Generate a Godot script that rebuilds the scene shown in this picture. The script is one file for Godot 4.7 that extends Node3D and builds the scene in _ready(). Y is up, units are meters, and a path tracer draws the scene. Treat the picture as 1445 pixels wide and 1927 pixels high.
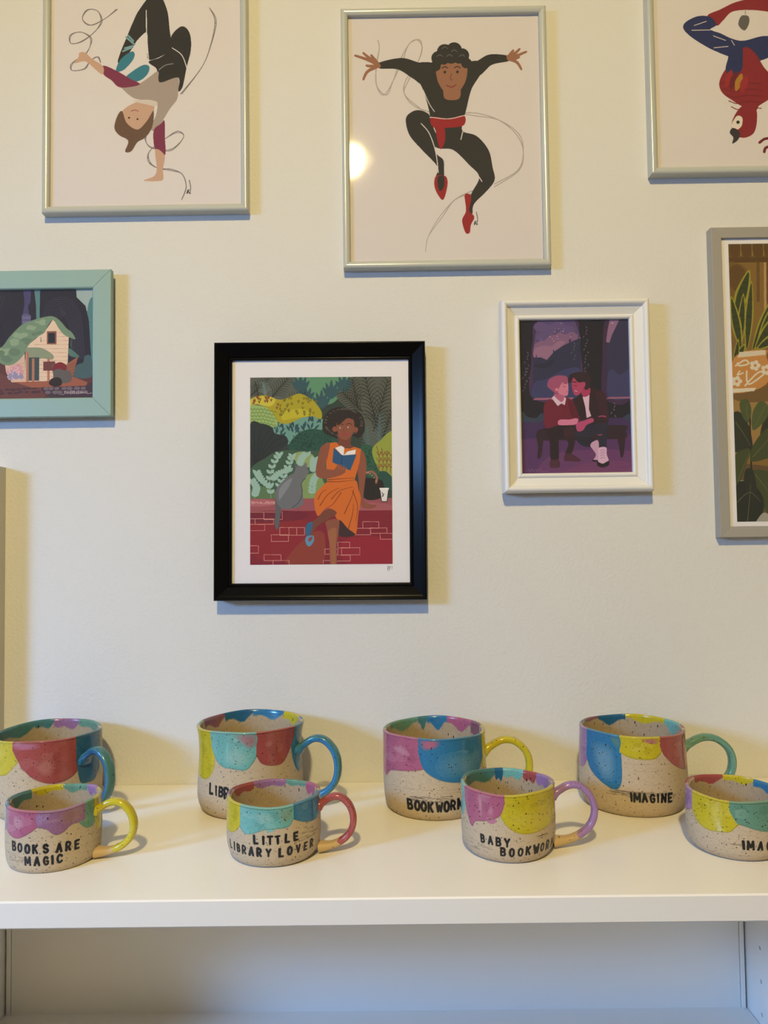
extends Node3D
# A pale wall of framed prints above a white shelf unit with eight hand-made mugs.
# Metres, y up. Origin: the wall plane is z = 0, the top of the shelf unit is y = 0.

const ROOM_L := -1.65
const ROOM_R := 2.3
const ROOM_F := 3.5
const FLOOR_Y := -1.06
const CEIL_Y := 1.82
const WIN_Y := 0.62      # the window in the left wall: middle, height, width along z
const WIN_Z := 1.27
const WIN_H := 0.64
const WIN_D := 0.42
const DAY := 4.3         # daylight and lamp strength
const DAY_RGB := Color(0.21, 0.47, 1.0)
const LAMP := 2.9
const LAMP_RGB := Color(1.0, 0.785, 0.36)


var rng := RandomNumberGenerator.new()
var taken := {}
var glass: StandardMaterial3D
var backing: StandardMaterial3D
var white_board: StandardMaterial3D


func _ready() -> void:
	rng.seed = 7
	# ---- camera
	var cam := Camera3D.new()
	cam.name = "camera"
	cam.fov = rad_to_deg(2.0 * atan(1927.0 / 2.0 / 1447.0))
	cam.near = 0.02
	cam.far = 60.0
	cam.position = Vector3(0.0, 0.2547, 0.8345)
	cam.basis = Basis(Vector3.UP, deg_to_rad(0.298)) * Basis(Vector3.RIGHT, deg_to_rad(2.374)) * Basis(Vector3.BACK, deg_to_rad(-0.7536))
	add_child(cam)
	cam.current = true
	# ---- sky and exposure
	var env := Environment.new()
	var sky_mat := ProceduralSkyMaterial.new()
	sky_mat.sky_top_color = Color(0.50, 0.64, 0.85)
	sky_mat.sky_horizon_color = Color(0.78, 0.85, 0.93)
	sky_mat.ground_horizon_color = Color(0.55, 0.58, 0.58)
	sky_mat.ground_bottom_color = Color(0.30, 0.31, 0.30)
	sky_mat.sky_energy_multiplier = 1.0
	sky_mat.ground_energy_multiplier = 0.8
	var sky := Sky.new()
	sky.sky_material = sky_mat
	env.background_mode = Environment.BG_SKY
	env.sky = sky
	env.tonemap_mode = Environment.TONE_MAPPER_LINEAR
	env.tonemap_exposure = 1.06
	env.sdfgi_enabled = true
	env.ssao_enabled = true
	env.ssil_enabled = true
	var we := WorldEnvironment.new()
	we.name = "world_environment"
	we.environment = env
	add_child(we)
	# ---- daylight: the bright sky comes down through the window in the left wall
	var day := AreaLight3D.new()
	day.name = "window_daylight"
	day.area_size = Vector2(WIN_D - 0.02, 0.38)
	day.area_normalize_energy = true
	day.light_color = DAY_RGB.linear_to_srgb()
	day.light_energy = DAY
	day.area_range = 12.0
	day.area_attenuation = 2.0
	day.shadow_enabled = true
	day.basis = Basis(Vector3.UP, deg_to_rad(-90.0)) * Basis(Vector3.RIGHT, deg_to_rad(-66.0))
	day.position = Vector3(ROOM_L + 0.19, WIN_Y, WIN_Z)
	add_child(day)

	make_materials()
	build_room()
	build_lamp()
	build_shelf_unit()
	build_pictures()
	build_mugs()


# ------------------------------------------------------------------ painting of flat print
class Pic:
	var im: Image
	var s := 1.0
	var o := Vector2.ZERO
	var slant := 0.0    # how far the left edge of the traced picture drifts per unit of height

	func _init(x0: float, y0: float, w: float, h: float, scale: float, bg: Color, drift := 0.0) -> void:
		s = scale
		o = Vector2(x0, y0)
		slant = drift
		im = Image.create(int(w * s), int(h * s), true, Image.FORMAT_RGB8)
		im.fill(bg)

	func pts(a: Array) -> PackedVector2Array:
		var r := PackedVector2Array()
		for i in range(0, a.size() - 1, 2):
			r.append(Vector2(a[i] - o.x - slant * (a[i + 1] - o.y), a[i + 1] - o.y) * s)
		return r

	static func smooth(p: PackedVector2Array, closed: bool, n := 6) -> PackedVector2Array:
		var r := PackedVector2Array()
		var k := p.size()
		if k < 3:
			return p
		for i in (k if closed else k - 1):
			var p0 := p[(i - 1 + k) % k] if closed else p[maxi(i - 1, 0)]
			var p1 := p[i]
			var p2 := p[(i + 1) % k]
			var p3 := p[(i + 2) % k] if closed else p[mini(i + 2, k - 1)]
			for j in n:
				r.append(p1.cubic_interpolate(p2, p0, p3, float(j) / n))
		if not closed:
			r.append(p[k - 1])
		return r

	func fill(p: PackedVector2Array, c: Color) -> void:
		var lo := INF
		var hi := -INF
		for q in p:
			lo = minf(lo, q.y)
			hi = maxf(hi, q.y)
		var n := p.size()
		for y in range(maxi(0, int(floor(lo))), mini(im.get_height(), int(ceil(hi)) + 1)):
			var yc := y + 0.5
			var xs := []
			for i in n:
				var a := p[i]
				var b := p[(i + 1) % n]
				if (a.y <= yc) != (b.y <= yc):
					xs.append(a.x + (yc - a.y) / (b.y - a.y) * (b.x - a.x))
			xs.sort()
			for i in range(0, xs.size() - 1, 2):
				var xa := maxi(0, int(round(xs[i])))
				var xb := mini(im.get_width(), int(round(xs[i + 1])))
				if xb > xa:
					im.fill_rect(Rect2i(xa, y, xb - xa, 1), c)

	func blob(a: Array, c: Color) -> void:
		fill(smooth(pts(a), true), c)

	func shape(a: Array, c: Color) -> void:
		fill(pts(a), c)

	func rect(x0: float, y0: float, x1: float, y1: float, c: Color) -> void:
		shape([x0, y0, x1, y0, x1, y1, x0, y1], c)

	func disc(q: Vector2, r: float, c: Color, flat := 1.0) -> void:
		var p := PackedVector2Array()
		var n := 8 if r < 4.0 else 18
		for i in n:
			p.append(q + Vector2(cos(TAU * i / n), sin(TAU * i / n) * flat) * r)
		fill(p, c)

	func dot(x: float, y: float, r: float, c: Color, flat := 1.0) -> void:
		disc(pts([x, y])[0], r * s, c, flat)

	func stroke(p: PackedVector2Array, w0: float, w1: float, c: Color) -> void:
		var n := p.size() - 1
		for i in n:
			var ra := lerpf(w0, w1, float(i) / n) / 2.0
			var rb := lerpf(w0, w1, float(i + 1) / n) / 2.0
			var d := (p[i + 1] - p[i]).normalized().orthogonal()
			fill(PackedVector2Array([p[i] + d * ra, p[i + 1] + d * rb, p[i + 1] - d * rb, p[i] - d * ra]), c)
			if rb > 0.8:
				disc(p[i + 1], rb, c)
		if n > 0 and w0 > 1.6:
			disc(p[0], w0 / 2.0, c)

	func line(a: Array, w: float, c: Color, w_end := -1.0) -> void:
		stroke(smooth(pts(a), false, 5), w * s, (w if w_end < 0.0 else w_end) * s, c)

	func edges(a: Array, w: float, c: Color) -> void:
		stroke(pts(a), w * s, w * s, c)

	func leaf(x: float, y: float, ang: float, ln: float, wd: float, c: Color) -> void:
		var d := Vector2.from_angle(ang)
		var q := d.orthogonal()
		var b := Vector2(x, y)
		var r := []
		for k in [[0.0, 0.0], [0.3, 0.45], [0.6, 0.5], [1.0, 0.0], [0.6, -0.5], [0.3, -0.45]]:
			var v: Vector2 = b + d * ln * k[0] + q * wd * k[1]
			r.append_array([v.x, v.y])
		blob(r, c)

	func fern(x0: float, y0: float, x1: float, y1: float, n: int, ln: float, w: float, c: Color) -> void:
		line([x0, y0, x1, y1], w * 1.4, c, w * 0.5)
		var d := Vector2(x1 - x0, y1 - y0)
		var a := d.angle()
		for i in n:
			var t := (i + 0.6) / n
			var q := Vector2(x0, y0) + d * t
			var l := ln * (1.0 - 0.65 * t)
			for sg in [-1.0, 1.0]:
				var e: Vector2 = q + Vector2.from_angle(a + sg * 0.95) * l
				var m: Vector2 = q + Vector2.from_angle(a + sg * 0.65) * l * 0.5
				line([q.x, q.y, m.x, m.y, e.x, e.y], w, c, w * 0.4)

	func tex() -> ImageTexture:
		return ImageTexture.create_from_image(im)


static func k8(r: int, g: int, b: int) -> Color:
	return Color8(r, g, b)


# ------------------------------------------------------------------ letters as strokes, unit box, y down
const GLYPH := {
	"A": [[0.0, 1.0, 0.5, 0.0, 1.0, 1.0], [0.2, 0.66, 0.8, 0.66]],
	"B": [[0.05, 0.0, 0.05, 1.0], [0.05, 0.02, 0.65, 0.04, 0.85, 0.24, 0.65, 0.46, 0.05, 0.48], [0.05, 0.48, 0.72, 0.52, 0.95, 0.74, 0.72, 0.97, 0.05, 1.0]],
	"C": [[0.95, 0.2, 0.7, 0.02, 0.3, 0.05, 0.05, 0.35, 0.05, 0.65, 0.3, 0.97, 0.7, 1.0, 0.95, 0.82]],
	"E": [[0.9, 0.0, 0.08, 0.0, 0.08, 1.0, 0.92, 1.0], [0.08, 0.5, 0.75, 0.5]],
	"G": [[0.92, 0.2, 0.68, 0.02, 0.3, 0.05, 0.05, 0.35, 0.05, 0.65, 0.3, 0.97, 0.7, 1.0, 0.93, 0.82, 0.93, 0.55, 0.6, 0.55]],
	"I": [[0.5, 0.0, 0.5, 1.0]],
	"K": [[0.08, 0.0, 0.08, 1.0], [0.92, 0.0, 0.1, 0.58], [0.38, 0.42, 0.95, 1.0]],
	"L": [[0.1, 0.0, 0.1, 1.0, 0.9, 1.0]],
	"M": [[0.0, 1.0, 0.06, 0.0, 0.5, 0.75, 0.94, 0.0, 1.0, 1.0]],
	"N": [[0.05, 1.0, 0.05, 0.0, 0.95, 1.0, 0.95, 0.0]],
	"O": [[0.5, 0.0, 0.15, 0.14, 0.02, 0.5, 0.15, 0.86, 0.5, 1.0, 0.85, 0.86, 0.98, 0.5, 0.85, 0.14, 0.5, 0.0]],
	"R": [[0.06, 1.0, 0.06, 0.0, 0.7, 0.04, 0.92, 0.26, 0.7, 0.5, 0.06, 0.54], [0.45, 0.54, 0.95, 1.0]],
	"S": [[0.9, 0.16, 0.65, 0.0, 0.3, 0.02, 0.1, 0.22, 0.25, 0.44, 0.72, 0.56, 0.92, 0.78, 0.7, 0.98, 0.3, 1.0, 0.06, 0.84]],
	"T": [[0.0, 0.0, 1.0, 0.0], [0.5, 0.0, 0.5, 1.0]],
	"V": [[0.0, 0.0, 0.5, 1.0, 1.0, 0.0]],
	"W": [[0.0, 0.0, 0.25, 1.0, 0.5, 0.3, 0.75, 1.0, 1.0, 0.0]],
	"Y": [[0.0, 0.0, 0.5, 0.52, 1.0, 0.0], [0.5, 0.52, 0.5, 1.0]],
}


# ------------------------------------------------------------------ scene bookkeeping
func numbered(called: String) -> String:
	var n: int = taken.get(called, 0)
	taken[called] = n + 1
	return called if n == 0 else "%s_%03d" % [called, n]


func thing(called: String, label: String, category: String, at := Vector3.ZERO, group := "") -> Node3D:
	var t := Node3D.new()
	t.name = numbered(called)
	add_child(t)
	t.position = at
	t.set_meta("label", label)
	t.set_meta("category", category)
	if group:
		t.set_meta("group", group)
	return t


func put(called: String, m: Mesh, mat: Material, parent: Node = self, at := Vector3.ZERO) -> MeshInstance3D:
	var o := MeshInstance3D.new()
	o.name = called
	o.mesh = m
	o.material_override = null
	for i in m.get_surface_count():
		o.set_surface_override_material(i, mat)
	o.position = at
	parent.add_child(o, true)
	return o


func structure(called: String, m: Mesh, mat: Material) -> MeshInstance3D:
	var o := put(called, m, mat)
	o.set_meta("kind", "structure")
	return o


# ------------------------------------------------------------------ mesh helpers
func tri(st: SurfaceTool, a: Vector3, b: Vector3, c: Vector3, ua := Vector2.ZERO, ub := Vector2.ZERO, uc := Vector2.ZERO) -> void:
	st.set_uv(ua)
	st.add_vertex(a)
	st.set_uv(ub)
	st.add_vertex(b)
	st.set_uv(uc)
	st.add_vertex(c)


# corners given counter-clockwise seen from the front; emitted clockwise for Godot
func quad(st: SurfaceTool, a: Vector3, b: Vector3, c: Vector3, d: Vector3, ua := Vector2(0, 1), ub := Vector2(1, 1), uc := Vector2(1, 0), ud := Vector2(0, 0)) -> void:
	tri(st, a, c, b, ua, uc, ub)
	tri(st, a, d, c, ua, ud, uc)


func box_into(st: SurfaceTool, lo: Vector3, hi: Vector3, bev := 0.0) -> void:
	# a box with chamfered edges: the convex hull of three inset boxes, built face by face
	var c := (lo + hi) / 2.0
	var h := (hi - lo) / 2.0
	st.set_smooth_group(-1)
	for ax in 3:
		var u := (ax + 1) % 3
		var v := (ax + 2) % 3
		for sg in [-1.0, 1.0]:
			var q := []
			for k in [[-1.0, -1.0], [1.0, -1.0], [1.0, 1.0], [-1.0, 1.0]]:
				var p := Vector3.ZERO
				p[ax] = h[ax] * sg
				p[u] = (h[u] - bev) * k[0]
				p[v] = (h[v] - bev) * k[1]
				q.append(c + p)
			if sg > 0.0:
				quad(st, q[0], q[1], q[2], q[3])
			else:
				quad(st, q[3], q[2], q[1], q[0])
	if bev <= 0.0:
		return
	for ax in 3:            # twelve edge strips
		var u := (ax + 1) % 3
		var v := (ax + 2) % 3
		for su in [-1.0, 1.0]:
			for sv in [-1.0, 1.0]:
				var q := []
				for k in [[-1.0, 0.0], [1.0, 0.0], [1.0, 1.0], [-1.0, 1.0]]:
					var p := Vector3.ZERO
					p[ax] = (h[ax] - bev) * k[0]
					p[u] = su * (h[u] - (bev if k[1] > 0.5 else 0.0))
					p[v] = sv * (h[v] - (0.0 if k[1] > 0.5 else bev))
					q.append(c + p)
				if su * sv > 0.0:
					quad(st, q[0], q[3], q[2], q[1])
					st.set_smooth_group(-1)
				else:
					quad(st, q[0], q[1], q[2], q[3])
	for sx in [-1.0, 1.0]:   # eight corners
		for sy in [-1.0, 1.0]:
			for sz in [-1.0, 1.0]:
				var a := c + Vector3(sx * h.x, sy * (h.y - bev), sz * (h.z - bev))
				var b := c + Vector3(sx * (h.x - bev), sy * h.y, sz * (h.z - bev))
				var d := c + Vector3(sx * (h.x - bev), sy * (h.y - bev), sz * h.z)
				if sx * sy * sz > 0.0:
					tri(st, a, d, b)
				else:
					tri(st, a, b, d)


func begin() -> SurfaceTool:
	var st := SurfaceTool.new()
	st.begin(Mesh.PRIMITIVE_TRIANGLES)
	st.set_smooth_group(-1)
	return st


func done(st: SurfaceTool) -> ArrayMesh:
	st.generate_normals()
	return st.commit()


func box_mesh(lo: Vector3, hi: Vector3, bev := 0.0) -> ArrayMesh:
	var st := begin()
	box_into(st, lo, hi, bev)
	return done(st)


# a mitred frame rail. prof: closed outline of (t, z), t = 0 at the opening, t = wide at the outside.
# side 0 bottom, 1 right, 2 top, 3 left. gap: how far the mitre is held open (the joint line)
func rail_mesh(w: float, h: float, wide: float, prof: Array, side: int, gap := 0.00006) -> ArrayMesh:
	var st := begin()
	var half := (w if side % 2 == 0 else h) / 2.0
	var off := (h if side % 2 == 0 else w) / 2.0
	var turn := Basis(Vector3.BACK, PI / 2.0 * side)
	var n := prof.size()
	var place := func(i: int, e: float) -> Vector3:
		var t: float = prof[i][0]
		return turn * Vector3(e * (half - wide + t - gap), -(off - wide + t), prof[i][1])
	var nor := []
	var lens := []
	for i in n:
		var d := Vector2(prof[(i + 1) % n][0] - prof[i][0], prof[(i + 1) % n][1] - prof[i][1])
		nor.append(Vector2(-d.y, d.x).normalized())
		lens.append(d.length())
	# neighbouring faces blend where they meet at a blunt angle; a wide flat face keeps its own direction
	var meet := func(i: int, k: int) -> Vector2:
		if nor[i].dot(nor[k]) < 0.55:
			return nor[i]
		if lens[i] > 0.004 or lens[k] > 0.004:
			return nor[i] if lens[i] > lens[k] else nor[k]
		return (nor[i] + nor[k]).normalized()
	for i in n:
		var j := (i + 1) % n
		var na: Vector2 = nor[i]
		var nb: Vector2 = nor[i]
		na = meet.call(i, (i - 1 + n) % n)
		nb = meet.call(i, j)
		var wa: Vector3 = turn * Vector3(0, -na.x, na.y)
		var wb: Vector3 = turn * Vector3(0, -nb.x, nb.y)
		var q := [place.call(i, -1.0), place.call(i, 1.0), place.call(j, 1.0), place.call(j, -1.0)]
		for k in [0, 1, 2, 0, 2, 3]:
			st.set_normal(wa if k < 2 else wb)
			st.set_uv(Vector2(float(k in [1, 2]), float(k > 1)))
			st.add_vertex(q[k])
	var flat := PackedVector2Array()
	for p in prof:
		flat.append(Vector2(p[0], p[1]))
	var ix := Geometry2D.triangulate_polygon(flat)
	for e in [-1.0, 1.0]:
		for k in ix:
			st.set_normal(turn * Vector3(e, 0.3, 0).normalized())
			st.set_uv(Vector2.ZERO)
			st.add_vertex(place.call(k, e))
	return st.commit()


# a thin sheet facing +z, its picture on the front face only
func sheet_mesh(w: float, h: float, thick: float) -> ArrayMesh:
	var st := begin()
	var a := Vector3(-w / 2, -h / 2, thick)
	quad(st, a, a + Vector3(w, 0, 0), a + Vector3(w, h, 0), a + Vector3(0, h, 0))
	var b := Vector3(-w / 2, -h / 2, 0)
	var e := Vector2(0.004, 0.004)
	quad(st, b + Vector3(w, 0, 0), b, b + Vector3(0, h, 0), b + Vector3(w, h, 0), e, e, e, e)
	for k in 4:
		var tn := Basis(Vector3.BACK, PI / 2 * k)
		var ww := w if k % 2 == 0 else h
		var hh := h if k % 2 == 0 else w
		quad(st, tn * Vector3(-ww / 2, -hh / 2, 0), tn * Vector3(ww / 2, -hh / 2, 0), tn * Vector3(ww / 2, -hh / 2, thick), tn * Vector3(-ww / 2, -hh / 2, thick), e, e, e, e)
	return done(st)


# ------------------------------------------------------------------ materials
func paint(c: Color, rough: float, spec := 0.5) -> StandardMaterial3D:
	var m := StandardMaterial3D.new()
	m.albedo_color = c
	m.roughness = rough
	m.metallic_specular = spec
	return m


func noise_tex(freq: float, as_normal := false, bump := 4.0, lo := Color.WHITE, hi := Color.WHITE, size := 512, sd := 1) -> NoiseTexture2D:
	var n := FastNoiseLite.new()
	n.seed = sd
	n.noise_type = FastNoiseLite.TYPE_SIMPLEX_SMOOTH
	n.frequency = freq
	n.fractal_octaves = 3
	var t := NoiseTexture2D.new()
	t.width = size
	t.height = size
	t.seamless = true
	t.noise = n
	if as_normal:
		t.as_normal_map = true
		t.bump_strength = bump
	else:
		var g := Gradient.new()
		g.set_color(0, lo)
		g.set_color(1, hi)
		t.color_ramp = g
	return t


func print_mat(t: Texture2D) -> StandardMaterial3D:
	var m := StandardMaterial3D.new()
	m.albedo_texture = t
	m.roughness = 0.75
	m.metallic_specular = 0.18
	m.texture_repeat = false
	return m


# ------------------------------------------------------------------ framed pictures
func picture(called: String, label: String, at: Vector3, w: float, h: float, wide: float, prof: Array, mat: Material, sheet_z: float, sheet: Material, tilt := 0.0, group := "", gap := 0.00006) -> Node3D:
	var t := thing(called, label, "picture", at, group)
	t.rotation_degrees.z = tilt
	for side in 4:
		put("rail", rail_mesh(w, h, wide, prof, side, gap), mat, t)
	var ow := w - 2.0 * wide
	var oh := h - 2.0 * wide
	var low: float = prof[0][1]
	put("backing_board", box_mesh(Vector3(-ow / 2 + 0.0001, -oh / 2 + 0.0001, minf(low, sheet_z - 0.003)), Vector3(ow / 2 - 0.0001, oh / 2 - 0.0001, sheet_z - 0.0006)), backing, t)
	put("print", sheet_mesh(ow - 0.0002, oh - 0.0002, 0.0005), sheet, t, Vector3(0, 0, sheet_z - 0.0005))
	put("glass_pane", pane_mesh(ow, oh), glass, t, Vector3(0, 0, sheet_z + 0.0008))
	return t


func pane_mesh(w: float, h: float) -> ArrayMesh:
	var st := begin()
	var a := Vector3(-w / 2, -h / 2, 0)
	quad(st, a, a + Vector3(w, 0, 0), a + Vector3(w, h, 0), a + Vector3(0, h, 0))
	return done(st)


func make_materials() -> void:
	glass = StandardMaterial3D.new()
	glass.transparency = BaseMaterial3D.TRANSPARENCY_ALPHA
	glass.albedo_color = Color(1, 1, 1, 0.02)
	glass.roughness = 0.035
	glass.metallic_specular = 0.4
	backing = paint(Color(0.45, 0.36, 0.26), 0.9)
	white_board = paint(Color(0.94, 0.925, 0.895), 0.33)
	white_board.normal_enabled = true
	white_board.normal_texture = noise_tex(0.02, true, 1.2, Color.WHITE, Color.WHITE, 512, 5)
	white_board.normal_scale = 0.25
	white_board.uv1_triplanar = true
	white_board.uv1_world_triplanar = true
	white_board.uv1_scale = Vector3(9, 9, 9)


# ------------------------------------------------------------------ the room
func wall_mesh(boxes: Array) -> ArrayMesh:
	var st := begin()
	for b in boxes:
		box_into(st, b[0], b[1])
	return done(st)


func build_room() -> void:
	var plaster := paint(Color(0.85, 0.845, 0.83), 0.8, 0.35)
	plaster.normal_enabled = true
	plaster.normal_texture = noise_tex(0.035, true, 5.0, Color.WHITE, Color.WHITE, 1024, 3)
	plaster.normal_scale = 0.26
	plaster.uv1_triplanar = true
	plaster.uv1_world_triplanar = true
	plaster.uv1_scale = Vector3(5.3, 5.3, 5.3)
	var plain := paint(Color(0.62, 0.61, 0.60), 0.85)
	var t := 0.12
	structure("wall_back", wall_mesh([[Vector3(ROOM_L - t, FLOOR_Y, -t), Vector3(ROOM_R + t, CEIL_Y, 0)]]), plaster)
	structure("wall_front", wall_mesh([[Vector3(ROOM_L - t, FLOOR_Y, ROOM_F), Vector3(ROOM_R + t, CEIL_Y, ROOM_F + t)]]), plain)
	structure("wall_right", wall_mesh([[Vector3(ROOM_R, FLOOR_Y, 0), Vector3(ROOM_R + t, CEIL_Y, ROOM_F)]]), plain)
	var z0 := WIN_Z - WIN_D / 2
	var z1 := WIN_Z + WIN_D / 2
	var y0 := WIN_Y - WIN_H / 2
	var y1 := WIN_Y + WIN_H / 2
	structure("wall_left", wall_mesh([
		[Vector3(ROOM_L - t, FLOOR_Y, 0), Vector3(ROOM_L, CEIL_Y, z0)],
		[Vector3(ROOM_L - t, FLOOR_Y, z1), Vector3(ROOM_L, CEIL_Y, ROOM_F)],
		[Vector3(ROOM_L - t, FLOOR_Y, z0), Vector3(ROOM_L, y0, z1)],
		[Vector3(ROOM_L - t, y1, z0), Vector3(ROOM_L, CEIL_Y, z1)]]), plain)
	structure("ceiling", wall_mesh([[Vector3(ROOM_L - t, CEIL_Y, -t), Vector3(ROOM_R + t, CEIL_Y + t, ROOM_F + t)]]), paint(Color(0.8, 0.8, 0.79), 0.9))
	var wood := paint(Color(0.46, 0.40, 0.34), 0.5)
	wood.albedo_texture = noise_tex(0.01, false, 1.0, Color(0.85, 0.82, 0.78), Color(1, 1, 1), 512, 9)
	wood.uv1_triplanar = true
	wood.uv1_scale = Vector3(6, 6, 0.6)
	structure("floor", wall_mesh([[Vector3(ROOM_L - t, FLOOR_Y - t, -t), Vector3(ROOM_R + t, FLOOR_Y, ROOM_F + t)]]), wood)
	# the window: a white casing round a single pane
	var win := Node3D.new()
	win.name = "window_1"
	win.set_meta("kind", "structure")
	add_child(win)
	var fr := paint(Color(0.9, 0.9, 0.9), 0.4)
	var xa := ROOM_L - 0.09
	var xb := ROOM_L - 0.04
	put("window_frame", wall_mesh([
		[Vector3(xa, y0, z0), Vector3(xb, y0 + 0.03, z1)], [Vector3(xa, y1 - 0.03, z0), Vector3(xb, y1, z1)],
		[Vector3(xa, y0 + 0.03, z0), Vector3(xb, y1 - 0.03, z0 + 0.03)], [Vector3(xa, y0 + 0.03, z1 - 0.03), Vector3(xb, y1 - 0.03, z1)]]), fr, win)
	var clear := StandardMaterial3D.new()
	clear.transparency = BaseMaterial3D.TRANSPARENCY_ALPHA
	clear.albedo_color = Color(1, 1, 1, 0.02)
	clear.roughness = 0.0
	var st := begin()
	var xp := ROOM_L - 0.065
	quad(st, Vector3(xp, y0 + 0.03, z1 - 0.03), Vector3(xp, y0 + 0.03, z0 + 0.03), Vector3(xp, y1 - 0.03, z0 + 0.03), Vector3(xp, y1 - 0.03, z1 - 0.03))
	put("window_pane", done(st), clear, win)


func build_lamp() -> void:
	# a warm globe bulb on a short cord, above and just left of the viewer
	var at := Vector3(-0.118, 1.54, 1.7)
	var t := thing("pendant_lamp", "warm glowing globe bulb under a dark bell shade on a short cord", "lamp", at)
	var warm := LAMP_RGB
	var glow := StandardMaterial3D.new()
	glow.albedo_color = Color(1, 0.95, 0.8)
	glow.emission_enabled = true
	glow.emission = warm.linear_to_srgb()
	glow.emission_energy_multiplier = 6.0
	var ball := SphereMesh.new()
	ball.radius = 0.051
	ball.height = 0.102
	ball.radial_segments = 40
	ball.rings = 20
	put("bulb", ball, glow, t)
	var sock := CylinderMesh.new()
	sock.top_radius = 0.014
	sock.bottom_radius = 0.017
	sock.height = 0.05
	put("socket", sock, paint(Color(0.85, 0.85, 0.83), 0.5), t, Vector3(0, 0.074, 0))
	var shade_st := SurfaceTool.new()           # a spun metal shade: outside and inside skins of one bell
	shade_st.begin(Mesh.PRIMITIVE_TRIANGLES)
	shade_st.set_smooth_group(0)
	var bell := [[0.018, 0.060], [0.030, 0.066], [0.036, 0.060], [0.066, 0.034], [0.088, 0.006], [0.090, -0.003], [0.0885, -0.003], [0.064, 0.030], [0.035, 0.056], [0.018, 0.057], [0.018, 0.060]]
	for i in bell.size() - 1:
		for k in 40:
			var q := []
			for e in [[i, k], [i, k + 1], [i + 1, k + 1], [i + 1, k]]:
				var an := TAU * float(e[1]) / 40.0
				q.append(Vector3(cos(an) * bell[e[0]][0], bell[e[0]][1], sin(an) * bell[e[0]][0]))
			quad(shade_st, q[0], q[1], q[2], q[3])
	put("lamp_shade", done(shade_st), paint(Color(0.16, 0.15, 0.14), 0.6), t)
	var cord := CylinderMesh.new()
	cord.top_radius = 0.003
	cord.bottom_radius = 0.003
	cord.height = CEIL_Y - at.y - 0.099
	put("cord", cord, paint(Color(0.8, 0.8, 0.8), 0.6), t, Vector3(0, 0.099 + cord.height / 2, 0))
	var l := OmniLight3D.new()
	l.name = "bulb_light"
	l.light_color = warm.linear_to_srgb()
	l.light_energy = LAMP
	l.light_size = 0.048
	l.omni_range = 12.0
	l.omni_attenuation = 2.0
	l.shadow_enabled = true
	t.add_child(l)


# ------------------------------------------------------------------ the white shelf unit
const TOP_D := 0.27
const IN_L := -0.3995
const IN_R := 0.3595
const LOW_Y := -0.222


func build_shelf_unit() -> void:
	var t := thing("bookcase", "long low white bookcase whose flat top carries the two rows of mugs", "bookcase")
	put("top_panel", box_mesh(Vector3(-1.19, -0.0197, 0.0), Vector3(1.15, 0.0, TOP_D), 0.0011), white_board, t)
	var bay := IN_R - IN_L
	var sd := 0.02
	var front := TOP_D - 0.012
	for b in 3:                               # three bays side by side; the photograph shows the middle one
		var l := IN_L + (b - 1) * (bay + 2.0 * sd)
		var r := l + bay
		for k in 2:
			var xa := l - sd if k == 0 else r
			put("side_panel", side_panel(xa, xa + sd, k == 0, front) if b == 1 else box_mesh(Vector3(xa, FLOOR_Y, 0.012), Vector3(xa + sd, -0.0198, front)), white_board, t)
		put("back_panel", box_mesh(Vector3(l, FLOOR_Y + 0.06, 0.014), Vector3(r, -0.0198, 0.0180)), white_board, t)
		put("back_panel", box_mesh(Vector3(l + 0.0066, LOW_Y, 0.0181), Vector3(r - 0.0066, -0.0198, 0.0282)), white_board, t)
		for k in 2:
			var xb := l + 0.0019 if k == 0 else r - 0.0019 - 0.0042
			put("batten", box_mesh(Vector3(xb, LOW_Y, 0.0191), Vector3(xb + 0.0042, -0.0198, 0.030), 0.0004), white_board, t)
		put("shelf_board", box_mesh(Vector3(l + 0.0002, LOW_Y - 0.018, 0.0191), Vector3(r - 0.0002, LOW_Y, front - 0.004), 0.0006), white_board, t)
		put("shelf_board", box_mesh(Vector3(l + 0.0002, LOW_Y - 0.40, 0.0191), Vector3(r - 0.0002, LOW_Y - 0.382, front - 0.004), 0.0006), white_board, t)
		put("plinth", box_mesh(Vector3(l + 0.0002, FLOOR_Y, front - 0.03), Vector3(r - 0.0002, FLOOR_Y + 0.06, front - 0.012)), white_board, t)


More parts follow.
